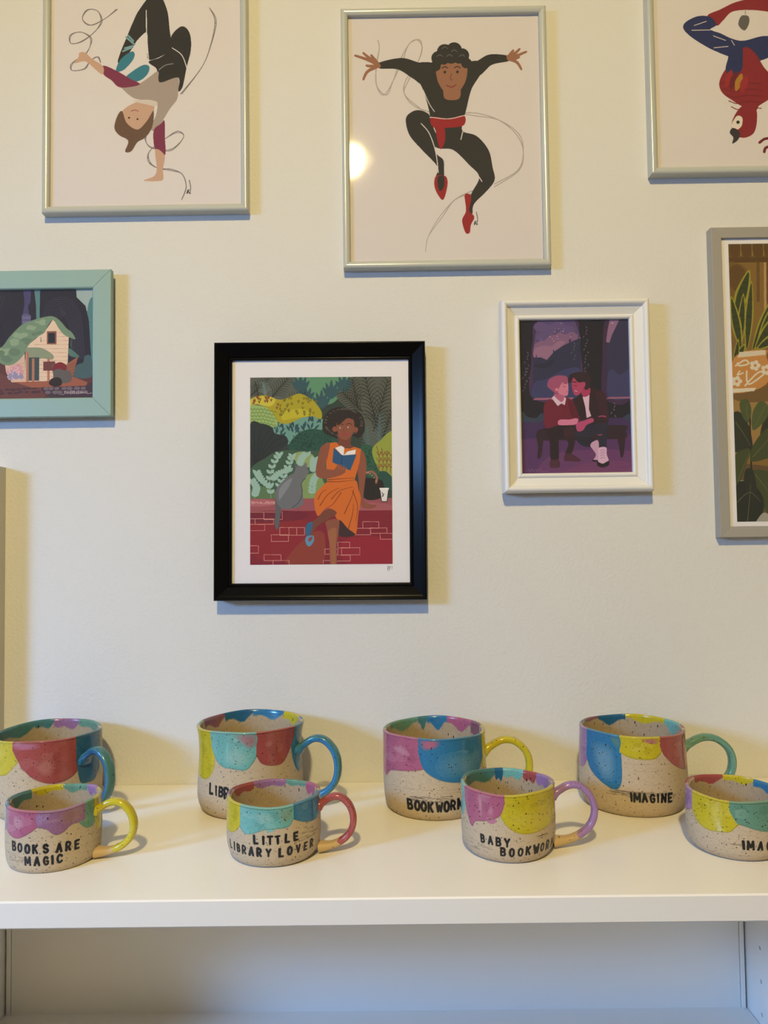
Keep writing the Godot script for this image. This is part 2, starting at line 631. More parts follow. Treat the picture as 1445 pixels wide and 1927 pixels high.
# a side panel with two columns of drilled peg holes on its inner face: the face is a grid whose cells
# are either whole or ring round a hole with a real cylindrical recess behind it
func side_panel(xa: float, xb: float, inner_right: bool, front: float) -> ArrayMesh:
	var st := begin()
	var x := xb if inner_right else xa
	var into := -1.0 if inner_right else 1.0
	var y_lo := -0.99
	var y_hi := -0.0198
	var zs := [0.012, 0.052, 0.068, front - 0.045, front - 0.029, front]
	var pitch := 0.032
	var ys := []
	var y0 := -0.1560 - 0.016 + 0.0092
	while y0 > y_lo:
		y0 -= pitch
	y0 += pitch
	var y := y0
	while y <= y_hi - pitch:
		ys.append(y)
		y += pitch
	var face := func(a: Vector2, b: Vector2, c: Vector2, d: Vector2) -> void:   # (z, y) points
		var p := [a, b, c, d].map(func(q): return Vector3(x, q.y, q.x))
		if inner_right:
			quad(st, p[3], p[2], p[1], p[0])
		else:
			quad(st, p[0], p[1], p[2], p[3])
	# whole strips
	face.call(Vector2(zs[0], FLOOR_Y), Vector2(zs[5], FLOOR_Y), Vector2(zs[5], ys[0]), Vector2(zs[0], ys[0]))
	var yt: float = ys[-1] + pitch
	face.call(Vector2(zs[0], yt), Vector2(zs[5], yt), Vector2(zs[5], y_hi), Vector2(zs[0], y_hi))
	for k in [0, 2, 4]:
		face.call(Vector2(zs[k], ys[0]), Vector2(zs[k + 1], ys[0]), Vector2(zs[k + 1], yt), Vector2(zs[k], yt))
	for k in [1, 3]:
		for yy in ys:
			var cz: float = (zs[k] + zs[k + 1]) / 2
			var cy: float = yy + pitch / 2
			var hz: float = (zs[k + 1] - zs[k]) / 2
			var n := 16
			for i in n:
				var q := []
				for a in [TAU * i / n, TAU * (i + 1) / n]:
					var d := Vector2(cos(a), sin(a))
					q.append([Vector2(cz, cy) + d * 0.0021, Vector2(cz, cy) + Vector2(d.x * hz, d.y * pitch / 2) / maxf(absf(d.x), absf(d.y))])
				face.call(q[0][0], q[0][1], q[1][1], q[1][0])
				var deep := x + into * 0.010
				var a0 := Vector3(x, q[0][0].y, q[0][0].x)
				var a1 := Vector3(x, q[1][0].y, q[1][0].x)
				var b0 := Vector3(deep, a0.y, a0.z)
				var b1 := Vector3(deep, a1.y, a1.z)
				quad(st, a0, a1, b1, b0)
				tri(st, b0, b1, Vector3(deep, cy, cz))
	# the other five faces
	var lo := Vector3(xa, FLOOR_Y, zs[0])
	var hi := Vector3(xb, y_hi, front)
	var ox := xa if inner_right else xb
	quad(st, Vector3(ox, lo.y, lo.z), Vector3(ox, lo.y, hi.z), Vector3(ox, hi.y, hi.z), Vector3(ox, hi.y, lo.z))
	quad(st, Vector3(lo.x, lo.y, hi.z), Vector3(hi.x, lo.y, hi.z), Vector3(hi.x, hi.y, hi.z), Vector3(lo.x, hi.y, hi.z))
	quad(st, Vector3(hi.x, lo.y, lo.z), Vector3(lo.x, lo.y, lo.z), Vector3(lo.x, hi.y, lo.z), Vector3(hi.x, hi.y, lo.z))
	quad(st, Vector3(lo.x, hi.y, hi.z), Vector3(hi.x, hi.y, hi.z), Vector3(hi.x, hi.y, lo.z), Vector3(lo.x, hi.y, lo.z))
	quad(st, Vector3(lo.x, lo.y, lo.z), Vector3(hi.x, lo.y, lo.z), Vector3(hi.x, lo.y, hi.z), Vector3(lo.x, lo.y, hi.z))
	return done(st)


# ------------------------------------------------------------------ the prints
func signature_k(p: Pic, x: float, y: float, h: float, c: Color) -> void:
	p.line([x, y - h, x + h * 0.1, y - h * 0.45, x + h * 0.02, y], h * 0.05, c)
	p.line([x - h * 0.18, y - h * 0.05, x - h * 0.1, y - h * 0.3, x - h * 0.15, y, x - h * 0.02, y - h * 0.3, x - h * 0.06, y - h * 0.12, x + h * 0.1, y - h * 0.02], h * 0.05, c)


func art_handstand() -> Texture2D:
	# plain stand-in: a gymnast in dark leggings and a grey top, in a one-armed handstand with a ribbon
	var paper := k8(217, 211, 212)
	var p := Pic.new(78, -307, 1235, 1637, 0.5, paper)
	var ink := k8(43, 41, 40)
	var grey := k8(164, 150, 142)
	var pale := k8(206, 196, 188)
	var teal := k8(50, 122, 142)
	var plum := k8(124, 46, 76)
	var skin := k8(196, 160, 138)
	var pen := k8(120, 112, 114)
	for d in [0.0, 9.0]:
		p.line([500 + d, 0, 430, 60, 330 + d, 105, 280, 60, 310 + d, 0, 380, 10, 400 + d, 80, 360, 150, 270 + d, 215, 205, 225, 200 + d, 170, 270, 150, 330 + d, 190, 330, 250, 300, 300 + d], 5, pen)
		p.line([1110, 0, 1145 + d, 90, 1120, 240 + d, 1060, 400, 920 + d, 580], 5, pen)
		p.line([735, 800, 690 + d, 850, 700, 910, 745 + d, 945, 860, 950 + d, 940, 870, 900, 830 + d, 820, 880, 720, 960, 710 + d, 1030, 770, 1075, 860, 1085 + d, 930, 1120, 955, 1200 + d, 925, 1290], 5, pen)
		p.line([245, 335, 205 + d, 370, 215, 410, 290 + d, 400, 330, 350, 375 + d, 320, 400, 360], 5, pen)
	# legs
	p.blob([655, 0, 760, -120, 830, 0, 850, 150, 862, 268, 800, 320, 712, 345, 705, 260, 700, 160, 640, 210, 610, 260, 560, 330, 512, 362, 530, 290, 570, 190, 610, 90], ink)
	p.blob([862, 185, 930, 122, 980, 170, 988, 280, 960, 400, 945, 480, 930, 540, 905, 560, 905, 470, 780, 500, 765, 410, 712, 360, 790, 330, 860, 268], ink)
	p.line([697, 10, 700, 180, 712, 345], 7, paper)
	p.line([866, 268, 930, 320, 962, 410], 6, paper)
	p.line([780, 415, 820, 385, 872, 375], 5, k8(150, 150, 146))
	for q in [[566, 190, 620, 240], [580, 180, 612, 215], [556, 265, 610, 250], [545, 285, 600, 262]]:
		p.edges(q, 12, k8(120, 160, 172))
	p.blob([500, 415, 530, 340, 600, 288, 622, 310, 600, 360, 545, 415], teal)
	p.blob([560, 470, 610, 420, 680, 380, 718, 395, 700, 450, 640, 490], teal)
	# torso, arms
	p.blob([530, 515, 640, 510, 720, 460, 775, 425, 785, 500, 900, 470, 905, 560, 895, 620, 850, 680, 790, 780, 745, 825, 725, 800, 760, 720, 765, 640, 700, 620, 610, 600], grey)
	p.blob([415, 380, 500, 415, 590, 470, 655, 512, 530, 530, 470, 480, 420, 440], plum)
	p.blob([415, 385, 340, 330, 300, 290, 262, 290, 255, 320, 230, 360, 300, 350, 360, 400, 412, 440], skin)
	p.blob([745, 825, 790, 780, 815, 760, 818, 870, 818, 990, 755, 950], plum)
	p.blob([755, 950, 815, 990, 806, 1080, 806, 1150, 780, 1162, 680, 1158, 745, 1130, 765, 1080], skin)
	# head, upside down, brown hair hanging
	p.blob([610, 640, 680, 625, 745, 640, 740, 720, 700, 790, 640, 830, 560, 815, 520, 760, 540, 690], skin)
	p.blob([510, 720, 540, 690, 570, 770, 640, 815, 700, 760, 745, 690, 735, 800, 690, 870, 640, 900, 600, 960, 560, 960, 580, 890, 520, 850, 490, 800], k8(104, 78, 62))
	p.blob([610, 622, 700, 615, 765, 630, 760, 660, 690, 645], pale)
	p.dot(585, 735, 7, k8(70, 50, 45))
	p.dot(640, 745, 7, k8(70, 50, 45))
	p.line([600, 690, 625, 684, 645, 692], 5, k8(150, 80, 75))
	signature_k(p, 975, 1250, 90, k8(70, 66, 66))
	return p.tex()


func art_leap() -> Texture2D:
	# plain stand-in: a dancer in a dark practice suit and red shoes, leaping with a long grey ribbon
	var paper := k8(214, 207, 207)
	var p := Pic.new(82, 95, 1215, 1550, 0.55, paper, 0.012)
	var ink := k8(47, 45, 42)
	var red := k8(150, 34, 38)
	var skin := k8(150, 104, 80)
	var pen := k8(168, 160, 158)
	for d in [0.0, 18.0]:
		p.line([272, 240, 282, 290, 262, 400 + d, 265, 530, 310 + d, 590, 370, 500, 410 + d, 380, 470, 270, 520 + d, 240, 555, 290 + d, 520, 400, 450 + d, 500, 440, 580, 500 + d, 660, 620, 705 + d, 760, 712, 900, 715 + d, 1040, 760, 1150 + d, 850, 1195, 960, 1160 + d * 0.5, 1080, 1010, 1165 + d], 6, pen)
		p.line([870, 1205 + d, 760, 1260, 660 + d, 1370, 590, 1490, 572, 1585], 7, pen, 3)
	# arms and hands
	p.blob([275, 385, 420, 355, 530, 385, 640, 420, 560, 520, 500, 490, 400, 428, 285, 420], ink)
	p.blob([840, 395, 900, 385, 985, 342, 1105, 352, 1110, 385, 1000, 408, 930, 470, 850, 500], ink)
	for q in [[275, 395, 200, 360, 128, 335], [270, 390, 215, 350, 180, 320], [275, 395, 250, 360, 230, 335], [260, 410, 205, 440, 180, 488], [280, 405, 230, 405, 200, 400]]:
		p.line(q, 24, skin, 14)
	for q in [[1108, 365, 1165, 350, 1220, 328], [1108, 362, 1150, 335, 1178, 310], [1105, 360, 1125, 335, 1138, 318], [1110, 372, 1160, 395, 1188, 440], [1108, 370, 1150, 370, 1175, 362]]:
		p.line(q, 24, skin, 13)
	# body
	p.blob([500, 400, 600, 385, 720, 420, 850, 385, 930, 390, 930, 460, 870, 560, 835, 690, 810, 780, 815, 830, 900, 860, 975, 950, 1000, 1060, 1012, 1140, 960, 1210, 880, 1290, 868, 1360, 840, 1350, 862, 1230, 915, 1120, 850, 1040, 750, 945, 640, 925, 610, 800, 600, 700, 560, 560, 520, 480], ink)
	p.blob([480, 705, 540, 690, 610, 735, 640, 850, 640, 960, 688, 1010, 692, 1100, 700, 1180, 660, 1200, 640, 1120, 650, 1050, 560, 950, 475, 850, 450, 750], ink)
	p.line([560, 560, 600, 650, 632, 700], 5, paper)
	p.line([605, 735, 640, 830, 672, 862], 6, paper)
	p.line([548, 775, 600, 840, 640, 960, 655, 1088], 6, paper)
	p.line([812, 830, 800, 880], 6, paper)
	p.line([915, 1120, 932, 1148], 6, paper)
	# red shoes, sash and neckline
	p.blob([640, 1110, 700, 1110, 714, 1160, 692, 1250, 668, 1250, 632, 1180], red)
	p.blob([650, 1120, 690, 1110, 690, 1180, 660, 1200], ink)
	p.blob([822, 1232, 858, 1230, 862, 1270, 850, 1330, 882, 1370, 860, 1420, 852, 1468, 826, 1468, 805, 1390, 830, 1330], red)
	p.blob([612, 735, 720, 745, 820, 728, 818, 790, 720, 805, 625, 800], red)
	p.blob([640, 780, 690, 790, 700, 880, 672, 940, 650, 880], red)
	p.line([608, 735, 720, 748, 822, 728], 5, paper)
	# head: dark curls, bare face
	p.blob([700, 540, 790, 540, 790, 620, 700, 620], skin)
	p.blob([645, 400, 690, 350, 790, 350, 840, 400, 835, 500, 790, 575, 740, 600, 695, 575, 652, 500], skin)
	for q in [[660, 360, 46], [700, 320, 50], [760, 310, 50], [810, 345, 46], [838, 395, 34], [640, 410, 34], [740, 345, 52], [695, 372, 30], [790, 368, 30]]:
		p.dot(q[0], q[1], q[2], ink)
	for q in [[700, 300], [760, 320], [810, 352], [668, 350], [730, 350]]:
		p.line([q[0] - 18, q[1], q[0], q[1] - 12, q[0] + 18, q[1]], 4, k8(110, 106, 102))
	p.dot(700, 450, 9, ink)
	p.dot(780, 450, 9, ink)
	p.line([682, 425, 700, 415, 718, 424], 6, ink)
	p.line([762, 424, 780, 415, 798, 425], 6, ink)
	p.line([742, 460, 734, 495, 748, 500], 5, k8(112, 72, 56))
	p.line([712, 535, 742, 546, 770, 533], 7, k8(126, 52, 50))
	signature_k(p, 895, 1420, 80, k8(70, 66, 66))
	return p.tex()


func art_parrot() -> Texture2D:
	# plain stand-in: a red and blue parrot hanging head down from a cord
	var paper := k8(216, 209, 208)
	var p := Pic.new(205, -850, 1900, 2485, 0.36, paper, 0.024)
	var red := k8(134, 30, 40)
	var dark := k8(104, 22, 34)
	var blue := k8(34, 44, 92)
	var line := k8(214, 196, 190)
	p.line([1165, -850, 1160, -300, 1150, 70], 12, k8(170, 164, 158))
	p.blob([770, 85, 900, 20, 1080, -60, 1330, -90, 1560, 0, 1600, 120, 1420, 60, 1200, 30, 1020, 45, 930, 130, 860, 185], red)
	p.blob([530, 205, 560, 140, 680, 85, 800, 95, 855, 160, 850, 190, 800, 225, 900, 265, 1010, 320, 1130, 345, 1330, 300, 1500, 330, 1420, 480, 1330, 540, 1120, 580, 970, 500, 900, 470, 760, 400, 600, 290], blue)
	for q in [[615, 228, 800, 228], [830, 290, 950, 338], [835, 412, 975, 400], [640, 180, 760, 140], [1010, 340, 1080, 460]]:
		p.line(q, 8, line)
	p.blob([1110, 90, 1180, 95, 1185, 170, 1140, 240, 1080, 180], k8(96, 92, 90))
	# body and folded wing
	p.blob([1100, 450, 1160, 410, 1250, 480, 1330, 620, 1440, 760, 1400, 920, 1280, 1010, 1240, 1060, 1120, 1020, 1010, 950, 920, 880, 885, 800, 900, 720, 960, 620, 1060, 540], red)
	p.blob([1000, 410, 1110, 400, 1120, 560, 1110, 640, 1060, 690, 1010, 720, 950, 640, 975, 520], blue)
	for k in 5:
		var y := 740.0 + 62.0 * k
		p.line([900 + 26 * k, y + 30, 1010 + 16 * k, y + 60, 1150, y + 40, 1300, y + 50], 8, dark)
	for k in 4:
		p.leaf(1010 + 50 * k, 640 + 20 * k, 1.9, 190, 70, [k8(150, 36, 44), dark, k8(168, 120, 40), k8(150, 36, 44)][k])
	# head, pale cheek, dark hooked beak
	p.blob([1120, 1010, 1240, 1030, 1255, 1170, 1220, 1290, 1120, 1335, 1030, 1290, 1005, 1190, 1050, 1080], red)
	p.blob([1010, 1180, 1060, 1110, 1110, 1130, 1105, 1210, 1060, 1250, 1010, 1230], k8(222, 212, 200))
	p.dot(1068, 1175, 17, k8(40, 36, 36))
	p.blob([1010, 1235, 1060, 1250, 1090, 1300, 1060, 1360, 1010, 1390, 1020, 1330, 985, 1280], k8(52, 48, 50))
	p.line([1280, 1385, 1330, 1350, 1400, 1340], 26, dark)
	p.line([1325, 1480, 1340, 1440, 1400, 1420], 26, dark)
	return p.tex()


func art_reader() -> Texture2D:
	var p := Pic.new(299, 303, 871, 1157, 0.85, k8(44, 62, 54), 0.004)
	p.blob([540, 290, 960, 290, 940, 380, 860, 420, 800, 470, 700, 470, 620, 400, 560, 360], k8(92, 142, 108))
	p.blob([299, 290, 560, 290, 600, 380, 640, 440, 560, 470, 299, 470], k8(86, 92, 84))
	p.blob([830, 420, 880, 350, 960, 290, 1180, 290, 1180, 740, 1060, 760, 1000, 700, 980, 560, 900, 500], k8(84, 88, 78))
	for f in [[640, 470, 700, 330, 6, 60], [740, 500, 735, 350, 6, 70], [800, 440, 850, 320, 5, 60], [880, 400, 900, 310, 5, 50], [610, 400, 640, 310, 5, 50]]:
		for k in 5:
			p.leaf(f[0], f[1], -PI / 2 + (k - 2) * 0.32, 120 - 14 * absf(k - 2.0), 26, k8(48, 84, 92))
	for f in [[300, 420, 420, 300, 9, 70], [430, 430, 540, 300, 9, 80], [520, 460, 640, 400, 7, 60], [330, 330, 350, 420, 6, 40]]:
		p.fern(f[0], f[1], f[2], f[3], f[4], f[5], 5, k8(46, 48, 44))
	p.fern(395, 420, 380, 335, 7, 55, 5, k8(110, 128, 126))
	for f in [[1080, 620, 1010, 310, 12, 130], [1060, 640, 1150, 330, 12, 120], [990, 520, 870, 400, 9, 100], [1110, 700, 1170, 520, 9, 80], [960, 480, 930, 320, 8, 90]]:
		p.fern(f[0], f[1], f[2], f[3], f[4], f[5], 6, k8(40, 42, 38))
	for f in [[1090, 720, 1100, 540, 8, 70], [1030, 760, 1020, 620, 7, 60]]:
		p.fern(f[0], f[1], f[2], f[3], f[4], f[5], 7, k8(78, 104, 106))
	# clipped bushes
	p.blob([440, 600, 480, 560, 560, 540, 640, 545, 740, 560, 760, 620, 640, 660, 560, 720, 470, 690], k8(104, 152, 138))
	for i in 46:
		var x := rng.randf_range(450, 745)
		var y := rng.randf_range(575, 680)
		p.leaf(x, y, rng.randf_range(-2.3, -0.7), 42, 12, k8(42, 72, 84))
	p.blob([299, 440, 340, 420, 400, 415, 470, 440, 520, 435, 600, 405, 660, 430, 700, 460, 740, 520, 735, 565, 690, 548, 620, 555, 540, 590, 480, 585, 440, 540, 400, 490, 340, 470, 299, 480], k8(168, 156, 34))
	p.blob([299, 445, 340, 425, 400, 418, 455, 440, 430, 480, 380, 478, 340, 468, 299, 478], k8(196, 186, 64))
	p.blob([500, 520, 600, 500, 690, 520, 660, 545, 560, 560, 500, 570], k8(186, 174, 40))
	for i in 54:
		var x := rng.randf_range(315, 715)
		var y := rng.randf_range(432, 475) if x < 440 else rng.randf_range(440, 545)
		for a in [-2.0, -1.57, -1.14]:
			p.edges([x, y, x + 17 * cos(a), y + 17 * sin(a)], 3.4, k8(132, 66, 34) if x < 480 else k8(112, 104, 30))
	p.blob([299, 482, 340, 476, 400, 490, 450, 540, 470, 600, 420, 615, 360, 605, 299, 600], k8(150, 176, 104))
	for r in 5:
		for c in 8:
			var x := 305.0 + c * 21 + (r % 2) * 10
			var y := 505.0 + r * 21 + maxf(0, x - 380) * 0.25
			if x < 460:
				p.line([x - 9, y, x, y - 9, x + 9, y], 3, k8(82, 112, 66))
	p.blob([299, 600, 370, 590, 430, 610, 450, 650, 520, 670, 530, 720, 460, 770, 380, 830, 340, 900, 299, 910], k8(36, 46, 48))
	for k in 9:
		var a := -1.9 + k * 0.24
		p.line([335, 880, 335 + 110 * cos(a), 800 + 110 * sin(a), 345 + 220 * cos(a), 780 + 180 * sin(a)], 5, k8(22, 28, 30), 2)
	p.blob([540, 720, 600, 650, 680, 625, 760, 640, 830, 680, 830, 760, 730, 770, 690, 800, 560, 770], k8(30, 78, 66))
	for i in 130:
		var x := rng.randf_range(560, 800)
		var y := rng.randf_range(655, 770)
		p.dot(x, y, 4, k8(18, 52, 48))
	p.blob([299, 880, 400, 800, 480, 760, 600, 760, 760, 790, 760, 1060, 299, 1060], k8(58, 88, 68))
	p.blob([560, 790, 620, 765, 690, 790, 690, 850, 620, 860], k8(140, 160, 100))
	p.blob([610, 960, 650, 910, 720, 905, 760, 980, 740, 1060, 610, 1060], k8(126, 150, 92))
	p.blob([299, 1000, 380, 980, 460, 1010, 460, 1060, 299, 1060], k8(86, 116, 76))
	for st in [[430, 1050, 425, 900, 480, 790], [430, 1000, 370, 950, 340, 900], [470, 1000, 520, 900, 560, 800], [330, 1050, 340, 1000, 310, 950], [680, 1040, 690, 960, 720, 920], [600, 870, 620, 820, 650, 790], [440, 950, 480, 910, 540, 890], [690, 900, 690, 850, 700, 820]]:
		p.line(st, 4, k8(130, 160, 140))
		var q := Pic.smooth(PackedVector2Array([Vector2(st[0], st[1]), Vector2(st[2], st[3]), Vector2(st[4], st[5])]), false, 4)
		for i in range(1, q.size()):
			for sg in [-1.0, 1.0]:
				p.leaf(q[i].x, q[i].y, -1.57 + sg * 0.75, 34, 19, k8(150, 182, 168))
	# right hand bushes
	p.blob([980, 740, 1040, 730, 1090, 790, 1100, 880, 1040, 930, 990, 860], k8(40, 88, 66))
	for i in 60:
		p.dot(rng.randf_range(990, 1080), rng.randf_range(750, 890), 4, k8(24, 58, 46))
	p.blob([1050, 760, 1100, 700, 1180, 655, 1180, 940, 1130, 920, 1080, 860], k8(146, 156, 62))
	for k in 4:
		var x := 1090.0 + 24 * k
		p.line([x, 900, x + 4, 800 + 10 * k, x + (k - 1.5) * 8, 735 + 14 * k], 4, k8(132, 74, 40))
		for j in 3:
			for sg in [-1.0, 1.0]:
				p.edges([x + 3, 870 - 38 * j, x + 3 + sg * 16, 846 - 38 * j], 4, k8(132, 74, 40))
	p.blob([1080, 910, 1130, 890, 1180, 940, 1180, 1000, 1100, 1000], k8(34, 76, 66))
	# wall
	p.rect(290, 1055, 1190, 1132, k8(152, 78, 86))
	p.blob([290, 1062, 420, 1060, 470, 1085, 400, 1100, 290, 1098], k8(172, 98, 104))
	p.blob([860, 1090, 1010, 1080, 1180, 1100, 1180, 1128, 900, 1126], k8(164, 88, 96))
	for i in 40:
		var x := rng.randf_range(305, 450)
		p.line([x, 1070 + rng.randf() * 14, x + 10, 1074 + rng.randf() * 14], 3, k8(206, 150, 150))
	p.rect(290, 1131, 1190, 1470, k8(128, 24, 44))
	p.blob([300, 1210, 520, 1180, 700, 1220, 690, 1400, 480, 1440, 330, 1400], k8(138, 28, 40))
	p.blob([860, 1330, 1000, 1290, 1180, 1320, 1180, 1460, 900, 1460], k8(146, 26, 46))
	p.blob([300, 1136, 620, 1134, 640, 1180, 420, 1200, 300, 1190], k8(112, 26, 46))
	p.blob([560, 1380, 640, 1300, 720, 1255, 760, 1290, 740, 1455, 530, 1455], k8(140, 56, 44))
	for b in [[300, 1136, 386, 1178], [386, 1136, 500, 1182], [332, 1178, 446, 1212], [300, 1212, 392, 1250], [484, 1232, 588, 1280], [540, 1232, 636, 1280], [432, 1276, 538, 1318], [300, 1342, 354, 1388], [388, 1398, 492, 1434], [444, 1434, 542, 1475], [992, 1200, 1090, 1240], [940, 1240, 1040, 1280], [1040, 1238, 1140, 1272], [1098, 1272, 1190, 1308], [840, 1324, 912, 1360], [862, 1358, 974, 1402], [760, 1366, 840, 1398], [830, 1404, 916, 1440], [750, 1436, 830, 1475]]:
		p.edges([b[0], b[1], b[2], b[1] + 1, b[2], b[3], b[0] + 1, b[3], b[0], b[1]], 3.2, k8(206, 140, 130))
	# handbag and cup
	p.blob([1000, 945, 1060, 935, 1112, 950, 1122, 1000, 1100, 1057, 1005, 1057], k8(30, 26, 26))
	p.line([1010, 900, 1050, 893, 1078, 925, 1075, 960], 14, k8(150, 96, 78))
	for k in 6:
		p.dot(1014 + 12 * k, 897 + 2.0 * k * k, 4, k8(206, 150, 120))
	p.shape([1094, 994, 1154, 994, 1143, 1079, 1106, 1079], k8(40, 36, 36))
	p.shape([1099, 999, 1149, 999, 1139, 1075, 1110, 1075], k8(226, 222, 218))
	p.rect(1096, 992, 1152, 1004, k8(236, 232, 228))
	p.line([1110, 1020, 1118, 1040, 1112, 1046, 1122, 1030], 4, k8(60, 56, 56))
	# cat
	p.blob([455, 1060, 470, 1040, 492, 1100, 484, 1180, 478, 1232, 462, 1243, 452, 1200, 458, 1130], k8(88, 92, 96))
	p.blob([566, 900, 580, 868, 576, 832, 602, 852, 624, 852, 645, 832, 652, 870, 662, 890, 640, 930, 616, 962, 622, 1012, 628, 1060, 622, 1095, 560, 1118, 500, 1116, 468, 1080, 455, 1020, 480, 970, 530, 922], k8(106, 108, 112))
	p.blob([480, 1000, 520, 950, 560, 930, 540, 980, 500, 1040, 480, 1060], k8(128, 132, 136))
	p.line([640, 930, 616, 962, 622, 1012, 606, 1070, 560, 1112], 4, k8(62, 62, 66))
	p.line([580, 840, 590, 862], 3, k8(60, 60, 62))
	# the reader
	var skin := k8(138, 78, 58)
	var shade := k8(116, 62, 48)
	var orange := k8(206, 104, 34)
	var fold := k8(120, 50, 20)
	p.blob([745, 620, 752, 560, 790, 510, 850, 490, 905, 505, 960, 515, 998, 560, 1004, 640, 968, 684, 930, 670, 860, 690, 790, 668, 756, 650], k8(38, 30, 30))
	for i in 44:
		var a := rng.randf() * TAU
		var q := Vector2(875 + 112 * cos(a), 590 + 84 * sin(a))
		p.line([q.x - 7, q.y, q.x, q.y - 7, q.x + 7, q.y + 2], 3.0, k8(96, 84, 78))
	p.blob([842, 660, 918, 660, 920, 725, 960, 745, 800, 735, 842, 712], shade)
	p.dot(822, 628, 17, skin)
	p.dot(948, 632, 17, skin)
	p.blob([832, 600, 850, 575, 900, 552, 934, 566, 942, 620, 930, 662, 900, 692, 872, 692, 846, 672], skin)
	p.blob([836, 600, 850, 560, 920, 540, 940, 570, 900, 560, 860, 590], k8(38, 30, 30))
	p.dot(858, 619, 8, k8(230, 220, 210), 0.6)
	p.dot(907, 617, 8, k8(230, 220, 210), 0.6)
	p.dot(860, 619, 4.5, k8(30, 22, 22))
	p.dot(909, 617, 4.5, k8(30, 22, 22))
	p.line([842, 602, 858, 595, 874, 602], 4, k8(48, 30, 26))
	p.line([892, 600, 908, 592, 926, 600], 4, k8(48, 30, 26))
	p.line([880, 625, 874, 640, 884, 645], 3.4, shade)
	p.line([866, 661, 884, 659, 902, 661], 7, k8(168, 44, 62))
	p.blob([1000, 775, 1016, 850, 1006, 960, 998, 1060, 1030, 1090, 1078, 1100, 1050, 1118, 996, 1116, 974, 1080, 968, 960, 958, 860, 968, 760], skin)
	p.shape([790, 713, 830, 708, 862, 744, 918, 748, 940, 738, 982, 752, 974, 830, 955, 900, 940, 952, 776, 962, 768, 890, 768, 800], orange)
	p.blob([738, 735, 790, 712, 780, 790, 764, 868, 850, 880, 888, 888, 858, 912, 780, 932, 722, 926, 704, 890, 718, 800], skin)
	p.line([764, 868, 745, 880], 3, shade)
	p.blob([770, 958, 850, 950, 946, 944, 966, 1000, 981, 1060, 966, 1150, 948, 1282, 900, 1254, 840, 1192, 800, 1122, 762, 1122, 716, 1162, 694, 1080, 708, 1020, 740, 985], orange)
	p.blob([850, 1190, 900, 1240, 946, 1282, 850, 1286], k8(58, 34, 40))
	for q in [[780, 940, 860, 935, 940, 930], [780, 952, 860, 952, 940, 942], [800, 1060, 850, 1010, 930, 985], [730, 1100, 780, 1030, 850, 990], [930, 1010, 960, 1100, 950, 1200], [880, 1150, 920, 1060, 940, 1000], [860, 1020, 810, 1090, 760, 1120], [905, 1240, 930, 1150, 935, 1090], [720, 1060, 740, 1020, 770, 1000]]:
		p.line(q, 5, fold, 2)
	p.blob([768, 1195, 842, 1185, 846, 1250, 832, 1350, 832, 1460, 794, 1460, 786, 1330, 772, 1240], skin)
	p.blob([800, 1120, 832, 1150, 760, 1195, 702, 1240, 682, 1290, 658, 1280, 664, 1220, 716, 1170, 762, 1128], shade)
	p.blob([780, 1260, 830, 1240, 828, 1340, 826, 1455, 800, 1455, 792, 1340], k8(158, 96, 62))
	p.blob([648, 1215, 684, 1198, 682, 1236, 662, 1292, 642, 1270], k8(44, 96, 134))
	p.blob([646, 1290, 690, 1284, 692, 1318, 666, 1350, 644, 1330], k8(92, 142, 172))
	p.blob([660, 1300, 684, 1290, 680, 1310, 664, 1320], k8(138, 70, 60))
	p.shape([815, 742, 866, 790, 955, 786, 916, 884, 866, 862, 806, 832], k8(32, 82, 124))
	p.line([866, 790, 862, 860], 4, k8(20, 50, 84))
	p.shape([824, 744, 860, 730, 880, 742, 876, 790, 862, 786], k8(232, 228, 222))
	p.shape([876, 790, 900, 766, 951, 755, 946, 784], k8(232, 228, 222))
	for q in [[826, 880, 846, 846], [842, 880, 862, 850], [856, 884, 878, 858], [868, 892, 890, 868]]:
		p.line([q[0], q[1], q[2], q[3]], 15, skin, 9)
	return p.tex()


